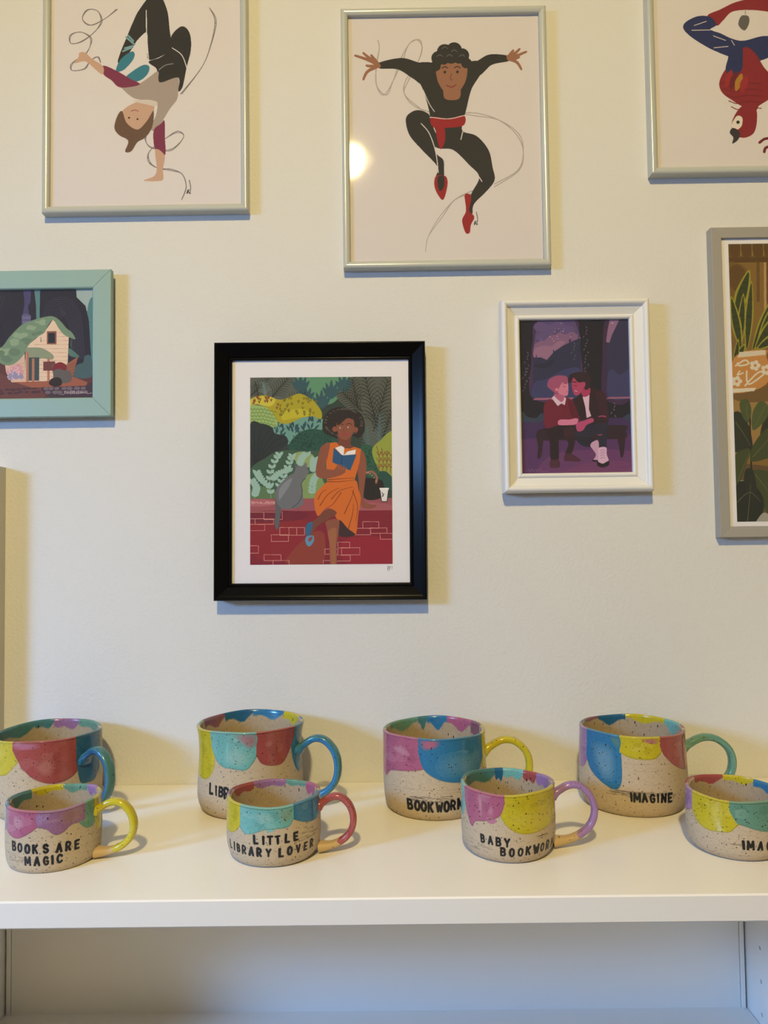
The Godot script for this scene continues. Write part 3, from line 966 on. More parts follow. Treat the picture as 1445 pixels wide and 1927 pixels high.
func art_couple() -> Texture2D:
	var p := Pic.new(212, 245, 962, 1355, 0.62, k8(30, 28, 40), 0.016)
	var sky := k8(86, 70, 116)
	p.blob([330, 940, 318, 600, 330, 420, 370, 250, 700, 235, 742, 350, 750, 500, 750, 940], k8(70, 46, 86))
	p.shape([346, 940, 344, 430, 376, 240, 700, 240, 742, 360, 750, 500, 750, 940], sky)
	for q in [[400, 300, 60], [470, 330, 70], [560, 290, 60], [640, 330, 60], [420, 390, 60]]:
		p.dot(q[0], q[1], q[2], k8(96, 78, 126), 0.7)
	p.blob([345, 460, 400, 430, 440, 420, 480, 380, 530, 372, 570, 350, 620, 370, 680, 350, 740, 390, 745, 420, 620, 500, 455, 600, 345, 575], k8(128, 92, 130))
	p.blob([345, 500, 420, 470, 500, 470, 560, 430, 620, 440, 560, 500, 455, 596, 345, 575], k8(146, 106, 138))
	p.shape([334, 575, 400, 572, 455, 596, 520, 522, 600, 470, 680, 432, 750, 405, 750, 940, 330, 940], k8(46, 48, 78))
	p.blob([500, 740, 620, 680, 750, 690, 750, 935, 345, 935, 345, 800, 430, 770], k8(58, 60, 104))
	p.blob([340, 640, 440, 620, 520, 590, 480, 650, 400, 670], k8(38, 40, 64))
	for q in [[655, 430], [664, 425], [515, 520], [735, 400], [362, 565]]:
		p.leaf(q[0], q[1] + 16, -PI / 2, 34, 9, k8(46, 48, 78))
	for i in 16:
		p.dot(rng.randf_range(360, 720), rng.randf_range(262, 430), rng.randf_range(1.5, 4), k8(220, 206, 226))
	p.blob([955, 940, 945, 600, 960, 300, 1000, 235, 1190, 235, 1190, 940], k8(62, 40, 74))
	p.shape([985, 940, 980, 440, 1010, 250, 1180, 240, 1180, 940], k8(50, 48, 80))
	p.shape([978, 445, 992, 340, 1012, 245, 1100, 240, 1062, 320, 1032, 380, 1008, 450], k8(140, 104, 140))
	p.blob([995, 720, 1040, 690, 1100, 740, 1180, 700, 1180, 935, 995, 935], k8(60, 60, 102))
	p.dot(1034, 275, 5, k8(226, 210, 226))
	p.shape([328, 952, 350, 934, 690, 934, 672, 950], k8(158, 96, 126))
	p.shape([972, 950, 1000, 934, 1190, 934, 1190, 950], k8(150, 92, 122))
	for q in [[260, 660, 8], [800, 300, 16], [690, 440, 6], [700, 280, 4], [280, 520, 10], [1040, 980, 5]]:
		var c := k8(86, 82, 104) if q[0] < 900 else k8(110, 90, 110)
		for k in q[2]:
			p.leaf(q[0] + 14 * sin(k * 1.7), q[1] + 28 * k, 1.0 + (k % 2) * 1.1, 26, 8, c)
	# floor
	p.rect(200, 1120, 1220, 1640, k8(64, 42, 88))
	p.blob([200, 1330, 500, 1290, 900, 1310, 1220, 1280, 1220, 1640, 200, 1640], k8(84, 48, 98))
	p.blob([480, 1450, 800, 1400, 1220, 1430, 1220, 1640, 400, 1640], k8(102, 56, 104))
	p.blob([700, 1540, 1000, 1500, 1220, 1530, 1220, 1640, 600, 1640], k8(112, 60, 104))
	for i in 26:
		var x := rng.randf_range(240, 1150)
		var y := rng.randf_range(1360, 1590)
		p.line([x, y, x + rng.randf_range(40, 120), y + rng.randf_range(-4, 4)], 3, k8(92, 52, 104))
	p.blob([200, 1075, 240, 1055, 270, 1090, 300, 1105, 360, 1110, 400, 1070, 430, 1090, 430, 1140, 200, 1140], k8(50, 60, 84))
	p.blob([1120, 1130, 1160, 1090, 1220, 1085, 1220, 1140], k8(50, 58, 84))
	# bench
	var bench := k8(48, 30, 42)
	p.blob([356, 1250, 420, 1205, 700, 1190, 1130, 1185, 1142, 1240, 1128, 1300, 760, 1310, 420, 1312, 376, 1310], bench)
	p.blob([356, 1250, 420, 1260, 416, 1340, 398, 1455, 366, 1462, 372, 1360], bench)
	p.blob([1070, 1270, 1138, 1250, 1132, 1380, 1120, 1455, 1098, 1466, 1086, 1380], bench)
	# person on the right: dark jacket, torn trousers, pale boots
	p.blob([690, 1170, 800, 1140, 900, 1120, 990, 1130, 975, 1240, 970, 1390, 905, 1390, 890, 1270, 800, 1300, 700, 1310, 640, 1280], k8(38, 38, 58))
	p.blob([700, 1290, 800, 1290, 880, 1310, 850, 1370, 760, 1360], k8(34, 32, 50))
	p.blob([676, 960, 730, 920, 770, 870, 830, 855, 920, 870, 968, 940, 985, 1040, 990, 1150, 900, 1160, 850, 1180, 760, 1150, 720, 1090, 690, 1030], k8(46, 28, 38))
	p.blob([880, 880, 960, 900, 985, 1040, 990, 1120, 940, 1130, 910, 1000], k8(58, 28, 42))
	p.shape([768, 930, 828, 905, 822, 1040, 842, 1100, 802, 1118, 790, 1020], k8(216, 180, 206))
	p.blob([760, 870, 830, 850, 830, 905, 790, 930, 764, 915], k8(168, 54, 98))
	p.blob([672, 800, 690, 760, 760, 770, 800, 800, 780, 850, 740, 905, 700, 912, 680, 870], k8(172, 66, 104))
	p.blob([640, 790, 660, 730, 740, 708, 810, 718, 842, 770, 826, 850, 790, 865, 790, 800, 730, 800, 690, 758, 668, 800], k8(48, 30, 40))
	p.dot(775, 825, 17, k8(172, 66, 104))
	p.line([678, 800, 695, 794, 712, 802], 8, k8(40, 26, 34))
	p.line([694, 826, 706, 832, 718, 826], 4, k8(40, 26, 34))
	p.line([700, 872, 712, 880, 720, 876], 5, k8(226, 190, 206))
	p.blob([712, 1165, 790, 1135, 850, 1118, 862, 1150, 800, 1180, 770, 1225, 720, 1232], k8(176, 72, 116))
	p.line([910, 1106, 940, 1102, 968, 1108], 12, k8(150, 60, 98))
	p.line([900, 1266, 918, 1270, 934, 1264], 9, k8(150, 60, 98))
	p.blob([832, 1360, 870, 1320, 905, 1330, 905, 1470, 900, 1500, 855, 1495, 880, 1440], k8(196, 154, 186))
	p.blob([905, 1385, 970, 1380, 975, 1440, 992, 1500, 960, 1530, 905, 1525, 900, 1450], k8(212, 172, 202))
	p.blob([892, 1505, 940, 1522, 992, 1498, 992, 1535, 940, 1556, 895, 1540], k8(34, 24, 34))
	p.blob([852, 1488, 895, 1492, 895, 1506, 855, 1502], k8(34, 24, 34))
	for k in 4:
		p.line([918, 1410 + 22 * k, 940, 1400 + 22 * k, 956, 1412 + 22 * k], 3, k8(120, 90, 116))
	# person on the left: red jumper with a white collar, dark trousers
	p.blob([440, 1200, 560, 1165, 690, 1190, 690, 1260, 640, 1290, 560, 1300, 552, 1480, 486, 1482, 476, 1330, 460, 1260], k8(38, 24, 34))
	p.blob([600, 1285, 690, 1270, 700, 1320, 666, 1430, 612, 1432, 640, 1340], k8(44, 28, 38))
	p.blob([430, 990, 480, 945, 540, 990, 600, 985, 625, 935, 682, 968, 722, 1070, 738, 1130, 690, 1180, 560, 1178, 442, 1202, 424, 1080], k8(108, 28, 50))
	p.blob([640, 960, 690, 990, 730, 1090, 700, 1140, 660, 1080], k8(90, 22, 44))
	p.shape([495, 935, 515, 915, 580, 970, 610, 925, 622, 945, 610, 1000, 580, 985, 548, 1008], k8(216, 186, 208))
	p.blob([520, 900, 600, 905, 605, 940, 580, 972, 525, 925], k8(176, 92, 128))
	p.blob([530, 800, 560, 780, 630, 790, 642, 840, 636, 912, 596, 914, 550, 890, 525, 850], k8(206, 124, 152))
	p.blob([458, 830, 474, 770, 540, 738, 620, 742, 640, 780, 630, 810, 590, 800, 560, 850, 540, 905, 500, 870], k8(156, 78, 114))
	p.dot(540, 862, 15, k8(206, 124, 152))
	p.line([596, 812, 612, 806, 626, 812], 5, k8(112, 52, 76))
	p.line([594, 832, 606, 838, 618, 832], 4, k8(112, 52, 76))
	p.line([622, 884, 634, 880], 4, k8(150, 60, 90))
	p.blob([548, 1150, 570, 1128, 650, 1128, 700, 1118, 728, 1128, 710, 1170, 640, 1178, 560, 1176], k8(206, 122, 156))
	p.blob([600, 1220, 640, 1200, 690, 1200, 690, 1260, 650, 1290, 606, 1280], k8(58, 30, 42))
	p.blob([482, 1488, 548, 1484, 566, 1520, 552, 1552, 490, 1552, 474, 1530], k8(76, 38, 56))
	p.blob([608, 1438, 664, 1432, 740, 1480, 740, 1500, 640, 1496, 604, 1488], k8(76, 36, 56))
	p.line([275, 1575, 290, 1562, 300, 1590, 318, 1560, 330, 1586, 350, 1564, 366, 1580, 395, 1562, 402, 1582, 468, 1580], 3.4, k8(132, 92, 128))
	return p.tex()


func art_cottage() -> Texture2D:
	var p := Pic.new(-560, 272, 1412, 978, 0.52, k8(92, 128, 134))
	var trunk := k8(42, 42, 58)
	p.blob([690, 270, 860, 260, 870, 460, 800, 470, 700, 400], k8(158, 176, 176))
	p.blob([800, 440, 870, 400, 870, 1070, 800, 1000], k8(86, 128, 132))
	p.shape([315, 260, 385, 260, 385, 560, 320, 520], k8(90, 132, 138))
	p.shape([-560, 260, -260, 260, -230, 700, -560, 720], k8(104, 140, 142))
	p.shape([-300, 260, 318, 260, 336, 420, 340, 700, 320, 900, -350, 900, -330, 600], trunk)
	p.shape([372, 260, 696, 260, 700, 340, 780, 420, 812, 560, 826, 800, 850, 1080, 360, 1080], trunk)
	for k in 9:
		p.line([400 + 14 * k, 900, 410 + 16 * k, 480 + 12 * k, 470 + 16 * k, 370 + 14 * k, 560, 340 + 18 * k, 660 - 6 * k, 380 + 20 * k, 740 - 12 * k, 520 + 14 * k, 770 - 14 * k, 900], 5, k8(62, 62, 82))
		p.line([-260 + 26 * k, 860, -230 + 26 * k, 560, -180 + 30 * k, 300], 5, k8(62, 62, 82))
	p.shape([220, 260, 290, 260, 285, 380, 262, 420, 276, 500, 214, 500, 232, 400], k8(74, 70, 112))
	# ground
	p.blob([-560, 880, -200, 860, 60, 900, 300, 1080, 850, 1060, 850, 1260, -560, 1260], k8(94, 58, 62))
	p.blob([-560, 1010, -100, 1000, 240, 1100, 420, 1180, 300, 1260, -560, 1260], k8(108, 66, 68))
	p.blob([400, 1150, 800, 1120, 850, 1130, 850, 1260, 520, 1260], k8(70, 54, 70))
	p.blob([680, 1060, 700, 960, 760, 930, 770, 880, 810, 862, 838, 900, 838, 1060], k8(70, 96, 104))
	for k in 22:
		p.dot(-180 + (k % 11) * 52 + (k / 11) * 22 + rng.randf_range(-14, 14), 1185 + (k / 11) * 30 - (k % 11) * 3 + rng.randf_range(-6, 6), rng.randf_range(17, 27), k8(74, 52, 66), 0.45)
	for k in 14:
		p.dot(420 + (k % 7) * 56 + (k / 7) * 26 + rng.randf_range(-9, 9), 1162 + (k / 7) * 34, rng.randf_range(21, 29), k8(112, 100, 112), 0.6)
	# house
	var board := k8(226, 198, 174)
	p.shape([246, 800, 250, 780, 420, 640, 488, 540, 540, 600, 632, 690, 616, 1090, 246, 1098], board)
	p.shape([60, 945, 236, 830, 250, 1100, 120, 1100, 70, 1010], k8(214, 178, 158))
	p.shape([616, 940, 716, 876, 668, 1060, 610, 1090], k8(148, 92, 76))
	for k in 13:
		var y := 620.0 + 36 * k
		p.edges([maxf(250, 560 - k * 60.0), y, minf(630, 545 + k * 40.0), y + 4], 2.6, k8(176, 140, 122))
	for k in 5:
		p.edges([90, 950 + 30 * k, 238, 930 + 32 * k], 2.6, k8(172, 132, 118))
		p.edges([622, 960 + 26 * k, 690, 935 + 26 * k], 2.6, k8(112, 66, 58))
	p.shape([208, 495, 240, 482, 290, 498, 290, 640, 208, 620], k8(96, 90, 132))
	for k in 9:
		p.dot(226 + (k % 3) * 24, 520 + (k / 3) * 40, 13, k8(112, 108, 148), 0.9)
	p.blob([-60, 800, 30, 780, 100, 690, 200, 590, 300, 545, 430, 512, 500, 515, 560, 560, 610, 620, 660, 660, 690, 720, 640, 705, 590, 680, 540, 620, 490, 545, 440, 600, 410, 660, 340, 700, 270, 770, 230, 850, 150, 930, 60, 945, -20, 900, -80, 850], k8(116, 142, 118))
	for q in [[120, 740, 60], [200, 680, 60], [60, 820, 56], [280, 620, 46], [380, 560, 40]]:
		for j in 5:
			p.dot(q[0] + rng.randf_range(-40, 40), q[1] + rng.randf_range(-18, 18), q[2] * rng.randf_range(0.35, 0.7), k8(140, 162, 134), rng.randf_range(0.4, 0.8))
	for q in [[150, 840, 70], [80, 900, 54], [250, 730, 46], [350, 660, 40], [10, 850, 54]]:
		for j in 5:
			p.dot(q[0] + rng.randf_range(-40, 30), q[1] + rng.randf_range(-20, 16), q[2] * rng.randf_range(0.35, 0.7), k8(104, 126, 106), rng.randf_range(0.4, 0.8))
	p.blob([244, 800, 320, 790, 400, 800, 490, 860, 484, 900, 400, 890, 350, 900, 310, 925, 270, 880], k8(138, 148, 124))
	p.blob([632, 800, 690, 840, 726, 880, 680, 882, 632, 860], k8(84, 118, 112))
	p.rect(434, 646, 520, 762, k8(140, 88, 78))
	p.rect(446, 660, 508, 752, k8(36, 46, 56))
	p.rect(272, 880, 366, 1090, k8(62, 78, 84))
	for x in [250.0, 302.0, 440.0]:
		p.rect(x, 830 if x < 300 else 890, x + 22, 1110, k8(176, 118, 98))
	p.rect(404, 918, 510, 1000, k8(110, 64, 66))
	# porch, flowers, planter, wood pile
	p.shape([150, 1100, 620, 1092, 668, 1056, 800, 1110, 790, 1140, 300, 1152], k8(156, 92, 76))
	for q in [[130, 990, 34], [180, 975, 36], [205, 1010, 24], [100, 1010, 26]]:
		p.dot(q[0], q[1], q[2], k8(206, 152, 160))
	for q in [[110, 1050, 30], [160, 1045, 30], [200, 1050, 26], [140, 1020, 24]]:
		p.dot(q[0], q[1], q[2], k8(150, 142, 172))
	for i in 26:
		p.dot(rng.randf_range(80, 215), rng.randf_range(960, 1075), 6, k8(226, 190, 196))
	p.blob([490, 1020, 480, 960, 540, 930, 610, 950, 620, 1000, 650, 1020, 656, 1090, 600, 1115, 510, 1110], k8(96, 92, 94))
	p.blob([486, 1000, 500, 950, 560, 925, 612, 960, 600, 1000, 540, 985], k8(126, 42, 54))
	p.blob([456, 1120, 470, 1080, 520, 1060, 566, 1080, 566, 1130, 510, 1146], k8(46, 40, 46))
	p.line([380, 700, 382, 742], 5, k8(66, 70, 76))
	for x in [652.0, 660.0]:
		p.line([x, 720, x - 4, 770, x + 4, 800], 5, k8(70, 92, 84))
	# signature
	var c := k8(196, 176, 184)
	p.line([540, 1215, 585, 1216], 3, c)
	p.line([606, 1186, 592, 1190, 602, 1202, 588, 1214], 3.6, c)
	p.line([614, 1192, 622, 1212, 632, 1190], 3.6, c)
	p.line([650, 1178, 650, 1212, 640, 1206, 648, 1194], 3.6, c)
	p.line([672, 1190, 660, 1196, 670, 1204, 658, 1212], 3.6, c)
	p.line([680, 1180, 680, 1212], 3.6, c)
	p.line([694, 1190, 682, 1200, 694, 1212], 3.6, c)
	p.line([700, 1204, 710, 1196, 702, 1194, 700, 1210, 712, 1210], 3.6, c)
	p.line([720, 1182, 720, 1212, 726, 1210], 3.6, c)
	p.line([742, 1194, 732, 1200, 742, 1210], 3.6, c)
	p.line([748, 1180, 748, 1210, 756, 1196, 764, 1206, 790, 1196, 800, 1212, 840, 1206], 3.6, c)
	return p.tex()


func art_plants() -> Texture2D:
	var p := Pic.new(203, 178, 1110, 1520, 0.55, k8(128, 98, 44), 0.028)
	p.rect(190, 170, 1330, 275, k8(104, 76, 32))
	for k in 12:
		p.blob([215 + 62 * k, 170, 262 + 62 * k, 170, 266 + 62 * k, 225, 240 + 62 * k, 258, 212 + 62 * k, 225], k8(92, 66, 26))
		p.line([270 + 62 * k, 175, 272 + 62 * k, 245], 6, k8(140, 112, 58))
	p.rect(190, 255, 1330, 282, k8(88, 62, 26))
	p.blob([205, 300, 250, 285, 300, 320, 310, 420, 300, 520, 205, 560], k8(112, 84, 38))
	p.blob([210, 320, 250, 292, 292, 330, 296, 400, 250, 440, 210, 400], k8(96, 70, 30))
	p.rect(355, 280, 372, 500, k8(104, 76, 34))
	p.rect(395, 282, 440, 700, k8(176, 142, 84))
	p.rect(408, 282, 426, 700, k8(104, 72, 34))
	p.rect(520, 282, 1330, 700, k8(150, 116, 60))
	p.rect(190, 690, 1330, 980, k8(122, 92, 46))
	p.rect(190, 980, 1330, 1330, k8(150, 118, 66))
	p.blob([220, 1010, 420, 960, 600, 970, 560, 1030, 300, 1050], k8(112, 84, 46))
	# snake plant
	for q in [[236, 590, -1.28, 280, 70], [262, 760, -1.50, 310, 44], [300, 770, -1.50, 390, 44], [330, 770, -1.18, 360, 52], [350, 770, -1.20, 320, 44], [345, 760, -0.98, 270, 56], [355, 760, -0.55, 190, 56], [270, 760, -1.75, 300, 50], [230, 840, -1.05, 130, 40], [235, 870, -1.45, 170, 30]]:
		p.leaf(q[0], q[1], q[2], q[3], q[4] * 1.0, k8(150, 142, 46))
		var d := Vector2.from_angle(q[2])
		p.leaf(q[0] + d.x * 8, q[1] + d.y * 8, q[2], q[3] - 22, q[4] * 0.66, k8(54, 62, 30))
		for k in 5:
			var m: Vector2 = Vector2(q[0], q[1]) + d * q[3] * (0.25 + 0.12 * k)
			var e: Vector2 = d.orthogonal() * q[4] * 0.22
			p.edges([m.x - e.x, m.y - e.y, m.x + e.x, m.y + e.y], 4, k8(38, 46, 26))
	# painted pot
	p.blob([222, 830, 275, 775, 405, 765, 405, 800, 425, 860, 418, 930, 380, 970, 300, 995, 232, 995, 222, 930], k8(190, 134, 72))
	p.shape([262, 775, 402, 766, 402, 792, 250, 806], k8(206, 194, 172))
	var wht := k8(212, 202, 182)
	p.line([240, 850, 290, 820, 310, 840, 262, 850, 250, 835], 9, wht)
	for q in [[345, 850], [245, 935], [405, 875]]:
		for k in 5:
			var a := TAU * k / 5.0
			p.dot(q[0] + 18 * cos(a), q[1] + 18 * sin(a), 12, wht)
		p.dot(q[0], q[1], 8, k8(190, 134, 72))
	p.line([300, 880, 300, 930, 320, 950, 400, 890, 360, 890, 290, 960], 9, wht)
	p.line([262, 880, 250, 900, 280, 890], 8, wht)
	p.shape([225, 975, 350, 972, 340, 990, 225, 998], wht)
	# fiddle-leaf plant below
	var g1 := k8(62, 70, 36)
	var g2 := k8(44, 48, 32)
	p.blob([190, 1400, 330, 1390, 440, 1400, 700, 1380, 700, 1720, 190, 1720], k8(96, 74, 44))
	p.shape([190, 1480, 300, 1475, 260, 1500, 190, 1498], k8(206, 198, 186))
	p.blob([225, 1120, 270, 1110, 310, 1180, 330, 1280, 320, 1310, 225, 1310], g2)
	p.blob([400, 1120, 430, 1110, 560, 1200, 500, 1300, 390, 1310, 370, 1230], g2)
	p.blob([262, 1050, 300, 1034, 322, 1080, 318, 1150, 300, 1160, 272, 1120], k8(72, 82, 44))
	p.blob([330, 1200, 330, 1110, 370, 1046, 412, 1070, 410, 1130, 370, 1180], k8(76, 86, 46))
	p.line([316, 1140, 318, 1290, 322, 1430], 9, k8(42, 38, 26))
	p.blob([320, 1370, 330, 1290, 400, 1200, 470, 1190, 470, 1320, 400, 1360], g1)
	p.blob([235, 1350, 270, 1310, 318, 1310, 290, 1400, 262, 1480, 240, 1490], g1)
	p.blob([330, 1420, 420, 1430, 480, 1480, 560, 1560, 520, 1660, 420, 1660, 350, 1560, 320, 1470], g1)
	p.blob([240, 1500, 320, 1490, 380, 1560, 385, 1640, 340, 1705, 240, 1705], k8(36, 40, 30))
	p.blob([290, 1420, 330, 1420, 350, 1520, 330, 1560, 285, 1500], k8(40, 44, 32))
	p.blob([345, 1700, 390, 1650, 440, 1690, 440, 1720, 345, 1720], k8(160, 154, 142))
	p.blob([480, 1100, 640, 1060, 760, 1160, 700, 1320, 540, 1300], k8(70, 80, 44))
	p.blob([600, 1340, 800, 1300, 900, 1440, 800, 1600, 640, 1560], g1)
	for q in [[240, 1600, 310, 1540, 370, 1590], [300, 1700, 310, 1600, 318, 1500], [340, 1440, 400, 1520, 480, 1640], [330, 1350, 400, 1270, 460, 1200], [300, 1060, 300, 1110, 312, 1150], [400, 1070, 370, 1130, 335, 1190], [250, 1480, 280, 1400, 315, 1320], [240, 1160, 280, 1220, 320, 1290]]:
		p.line(q, 3.4, k8(104, 104, 66), 1.6)
	return p.tex()


func build_pictures() -> void:
	var grey := paint(Color8(186, 189, 184), 0.22)
	var pg := [[0, 0.0035], [0, 0.0105], [0.0009, 0.0117], [0.0024, 0.0125], [0.0045, 0.0130], [0.0062, 0.0128], [0.0074, 0.0121], [0.0079, 0.0110], [0.0079, 0.0]]
	var grp := "three matching pale grey frames in the top row"
	picture("framed_print", "pale grey frame at the upper left, print of an upside-down figure in black leggings", Vector3(-0.2608, 0.765, 0), 0.2257, 0.290, 0.0079, pg, grey, 0.0075, print_mat(art_handstand()), 0.0, grp)
	picture("framed_print", "pale grey frame top centre, print of a leaping figure in black with red shoes", Vector3(0.068, 0.699, 0), 0.2257, 0.290, 0.0079, pg, grey, 0.0075, print_mat(art_leap()), 0.0, grp)
	picture("framed_print", "pale grey frame cut off by the top right corner, print in red and dark blue", Vector3(0.4044, 0.798, 0), 0.2257, 0.290, 0.0079, pg, grey, 0.0075, print_mat(art_parrot()), 0.0, grp)

	# black moulded frame with a white-bordered print
	var black := paint(Color8(12, 12, 13), 0.2, 0.2)
	var pb := [[0, 0.0035], [0, 0.0090], [0.0008, 0.0102], [0.0020, 0.0104], [0.0030, 0.0096], [0.0036, 0.0108], [0.0042, 0.0113], [0.0115, 0.0152], [0.0135, 0.0166], [0.0146, 0.0168], [0.0154, 0.0178], [0.0162, 0.0180], [0.0170, 0.0174], [0.0178, 0.0158], [0.0178, 0.0]]
	var paper := paint(Color8(228, 225, 228), 0.8, 0.3)
	var t := picture("framed_print", "black moulded frame with a print of a woman in orange reading a book", Vector3(-0.0718, 0.3339, 0.004), 0.2258, 0.2758, 0.0178, pb, black, 0.0065, paper, -0.36)
	put("artwork", sheet_mesh(0.1525, 0.202, 0.0002), print_mat(art_reader()), t, Vector3(0.0004, 0.0008, 0.00652)).set_meta("label", "painted picture inside the white border")
	var sg := Pic.new(0, 0, 60, 60, 1.0, k8(228, 225, 228))
	sg.edges([8, 8, 30, 8, 28, 50, 10, 48, 8, 8], 3, k8(70, 66, 66))
	sg.line([12, 40, 20, 14, 27, 40], 3, k8(70, 66, 66))
	sg.line([36, 12, 37, 24], 3, k8(70, 66, 66))
	sg.line([43, 12, 55, 10, 50, 40], 3, k8(70, 66, 66))
	put("signature", sheet_mesh(0.0062, 0.0062, 0.00015), print_mat(sg.tex()), t, Vector3(0.0735, -0.1050, 0.00652))

	# white frame: round outer bead, sloping cove, small inner bead
	var white := paint(Color(0.89, 0.885, 0.875), 0.3)
	var pw := [[0, 0.0035], [0, 0.0088], [0.0006, 0.0103], [0.0018, 0.0112], [0.0032, 0.0112], [0.0044, 0.0104], [0.0050, 0.0094], [0.0134, 0.0132], [0.0138, 0.0150], [0.0150, 0.0170], [0.0168, 0.0180], [0.0186, 0.0176], [0.0200, 0.0160], [0.0208, 0.0132], [0.0209, 0.0]]
	picture("framed_print", "white moulded frame with a purple night print of two people on a bench", Vector3(0.2035, 0.4110, 0.0035), 0.1595, 0.2076, 0.0209, pw, white, 0.0070, print_mat(art_couple()), 0.0)

	# pale teal frame, flat faced, hanging a little off the wall
	var teal := paint(Color8(143, 172, 165), 0.42)
	var pt := [[0, 0.0085], [0, 0.0142], [0.0008, 0.0155], [0.0022, 0.0160], [0.0198, 0.0160], [0.0204, 0.0152], [0.0205, 0.0140], [0.0205, 0.0085]]
	picture("framed_print", "pale teal frame at the left edge with a print of a cottage among huge trees", Vector3(-0.4020, 0.4758, 0), 0.212, 0.1597, 0.0205, pt, teal, 0.0118, print_mat(art_cottage()), 0.0, "", 0.00016)

	# grey frame at the right edge, white border round a plant print
	var mid := paint(Color8(160, 156, 148), 0.42)
	var pp := [[0, 0.0035], [0, 0.0106], [0.0006, 0.0112], [0.0110, 0.0118], [0.0116, 0.0113], [0.0117, 0.0]]
	var q := picture("framed_print", "grey flat-faced frame at the right edge with a print of potted plants", Vector3(0.4852, 0.4249, 0), 0.2624, 0.3364, 0.0117, pp, mid, 0.0080, paper, 0.0)
	put("artwork", sheet_mesh(0.2220, 0.3023, 0.0002), print_mat(art_plants()), q, Vector3(0, -0.0003, 0.00802)).set_meta("label", "print of plants inside the white border")

	# the deep white frame standing on the shelf at the far left: only its right side shows
	var deep := paint(Color(0.80, 0.775, 0.72), 0.5)
	var pd := [[0, 0.004], [0, 0.030], [0.001, 0.033], [0.019, 0.033], [0.020, 0.032], [0.020, 0.0]]
	picture("framed_print", "deep cream box frame standing on the shelf top at the extreme left", Vector3(-0.5364, 0.1717, 0.0), 0.240, 0.3434, 0.020, pd, deep, 0.026, paper, 0.0)


# ------------------------------------------------------------------ the mugs
const TW := 1280         # body texture
const TH := 512
const V_IN := 0.30       # rows: inside 0..V_IN, lip V_IN..V_OUT, outside V_OUT..V_BASE, foot
const V_OUT := 0.35
const V_BASE := 0.93
const CLAY := Color(0.755, 0.68, 0.565)
const HUE := {
	"yellow": Color(0.76, 0.70, 0.17), "pink": Color(0.67, 0.38, 0.49), "purple": Color(0.58, 0.42, 0.56), "green": Color(0.40, 0.58, 0.50),
	"blue": Color(0.20, 0.47, 0.64), "aqua": Color(0.44, 0.69, 0.67), "red": Color(0.63, 0.31, 0.30), "lilac": Color(0.60, 0.46, 0.64),
	"teal": Color(0.29, 0.48, 0.49), "mauve": Color(0.52, 0.34, 0.40), "navy": Color(0.16, 0.38, 0.51), "clay": Color(0.76, 0.65, 0.46),
}
# outlines from the foot (0) to the rim (1): radius over rim radius, height over height
const SHAPE_STRAIGHT := [[0.80, 0.0], [0.86, 0.0], [0.915, 0.02], [0.962, 0.07], [0.985, 0.14], [1.0, 0.26], [1.008, 0.5], [1.0, 0.8], [0.996, 0.93], [1.0, 0.985]]
const SHAPE_ROUND := [[0.70, 0.0], [0.77, 0.0], [0.865, 0.035], [0.94, 0.11], [0.985, 0.22], [1.005, 0.38], [1.003, 0.6], [0.995, 0.8], [0.997, 0.93], [1.0, 0.985]]
const SHAPE_WAIST := [[0.78, 0.0], [0.84, 0.0], [0.905, 0.025], [0.955, 0.08], [0.985, 0.17], [0.985, 0.30], [0.965, 0.5], [0.955, 0.68], [0.965, 0.84], [0.99, 0.95], [1.0, 0.985]]
const SHAPE_BULGE := [[0.80, 0.0], [0.86, 0.0], [0.935, 0.035], [0.985, 0.10], [1.015, 0.2], [1.025, 0.33], [1.018, 0.55], [1.0, 0.82], [0.997, 0.93], [1.0, 0.985]]


func mug_profile(shape: Array, r: float, h: float) -> Array:
	var thick := 0.0038
	var outer := PackedVector2Array()
	for q in shape:
		outer.append(Vector2(q[0] * r, q[1] * h))
	outer = Pic.smooth(outer, false, 5)
	var pr := []       # [r, y, v] from the middle of the inside floor, over the lip, to the foot
	pr.append([0.0, 0.105 * h, 0.0])
	pr.append([0.35 * r, 0.104 * h, 0.03])
	pr.append([0.70 * r, 0.108 * h, 0.055])
	pr.append([0.82 * r, 0.135 * h, 0.07])
	for q in outer:
		if q.y > 0.19 * h and q.y < 0.975 * h:
			pr.append([q.x - thick - 0.02 * r * (1.0 - q.y / h), q.y, lerpf(0.08, V_IN, q.y / h)])
	for k in 7:
		var a := PI * k / 6.0
		pr.append([r - thick / 2 - cos(a) * thick / 2, h - thick * 0.42 + sin(a) * thick * 0.42, lerpf(V_IN, V_OUT, k / 6.0)])
	for i in range(outer.size() - 2, -1, -1):
		pr.append([outer[i].x, outer[i].y, lerpf(V_BASE, V_OUT, outer[i].y / h) + (0.05 * (0.86 * r - outer[i].x) / r if outer[i].y < 0.0001 else 0.0)])
	pr.append([0.72 * r, 0.012 * h, 0.985])
	pr.append([0.0, 0.012 * h, 1.0])
	return pr


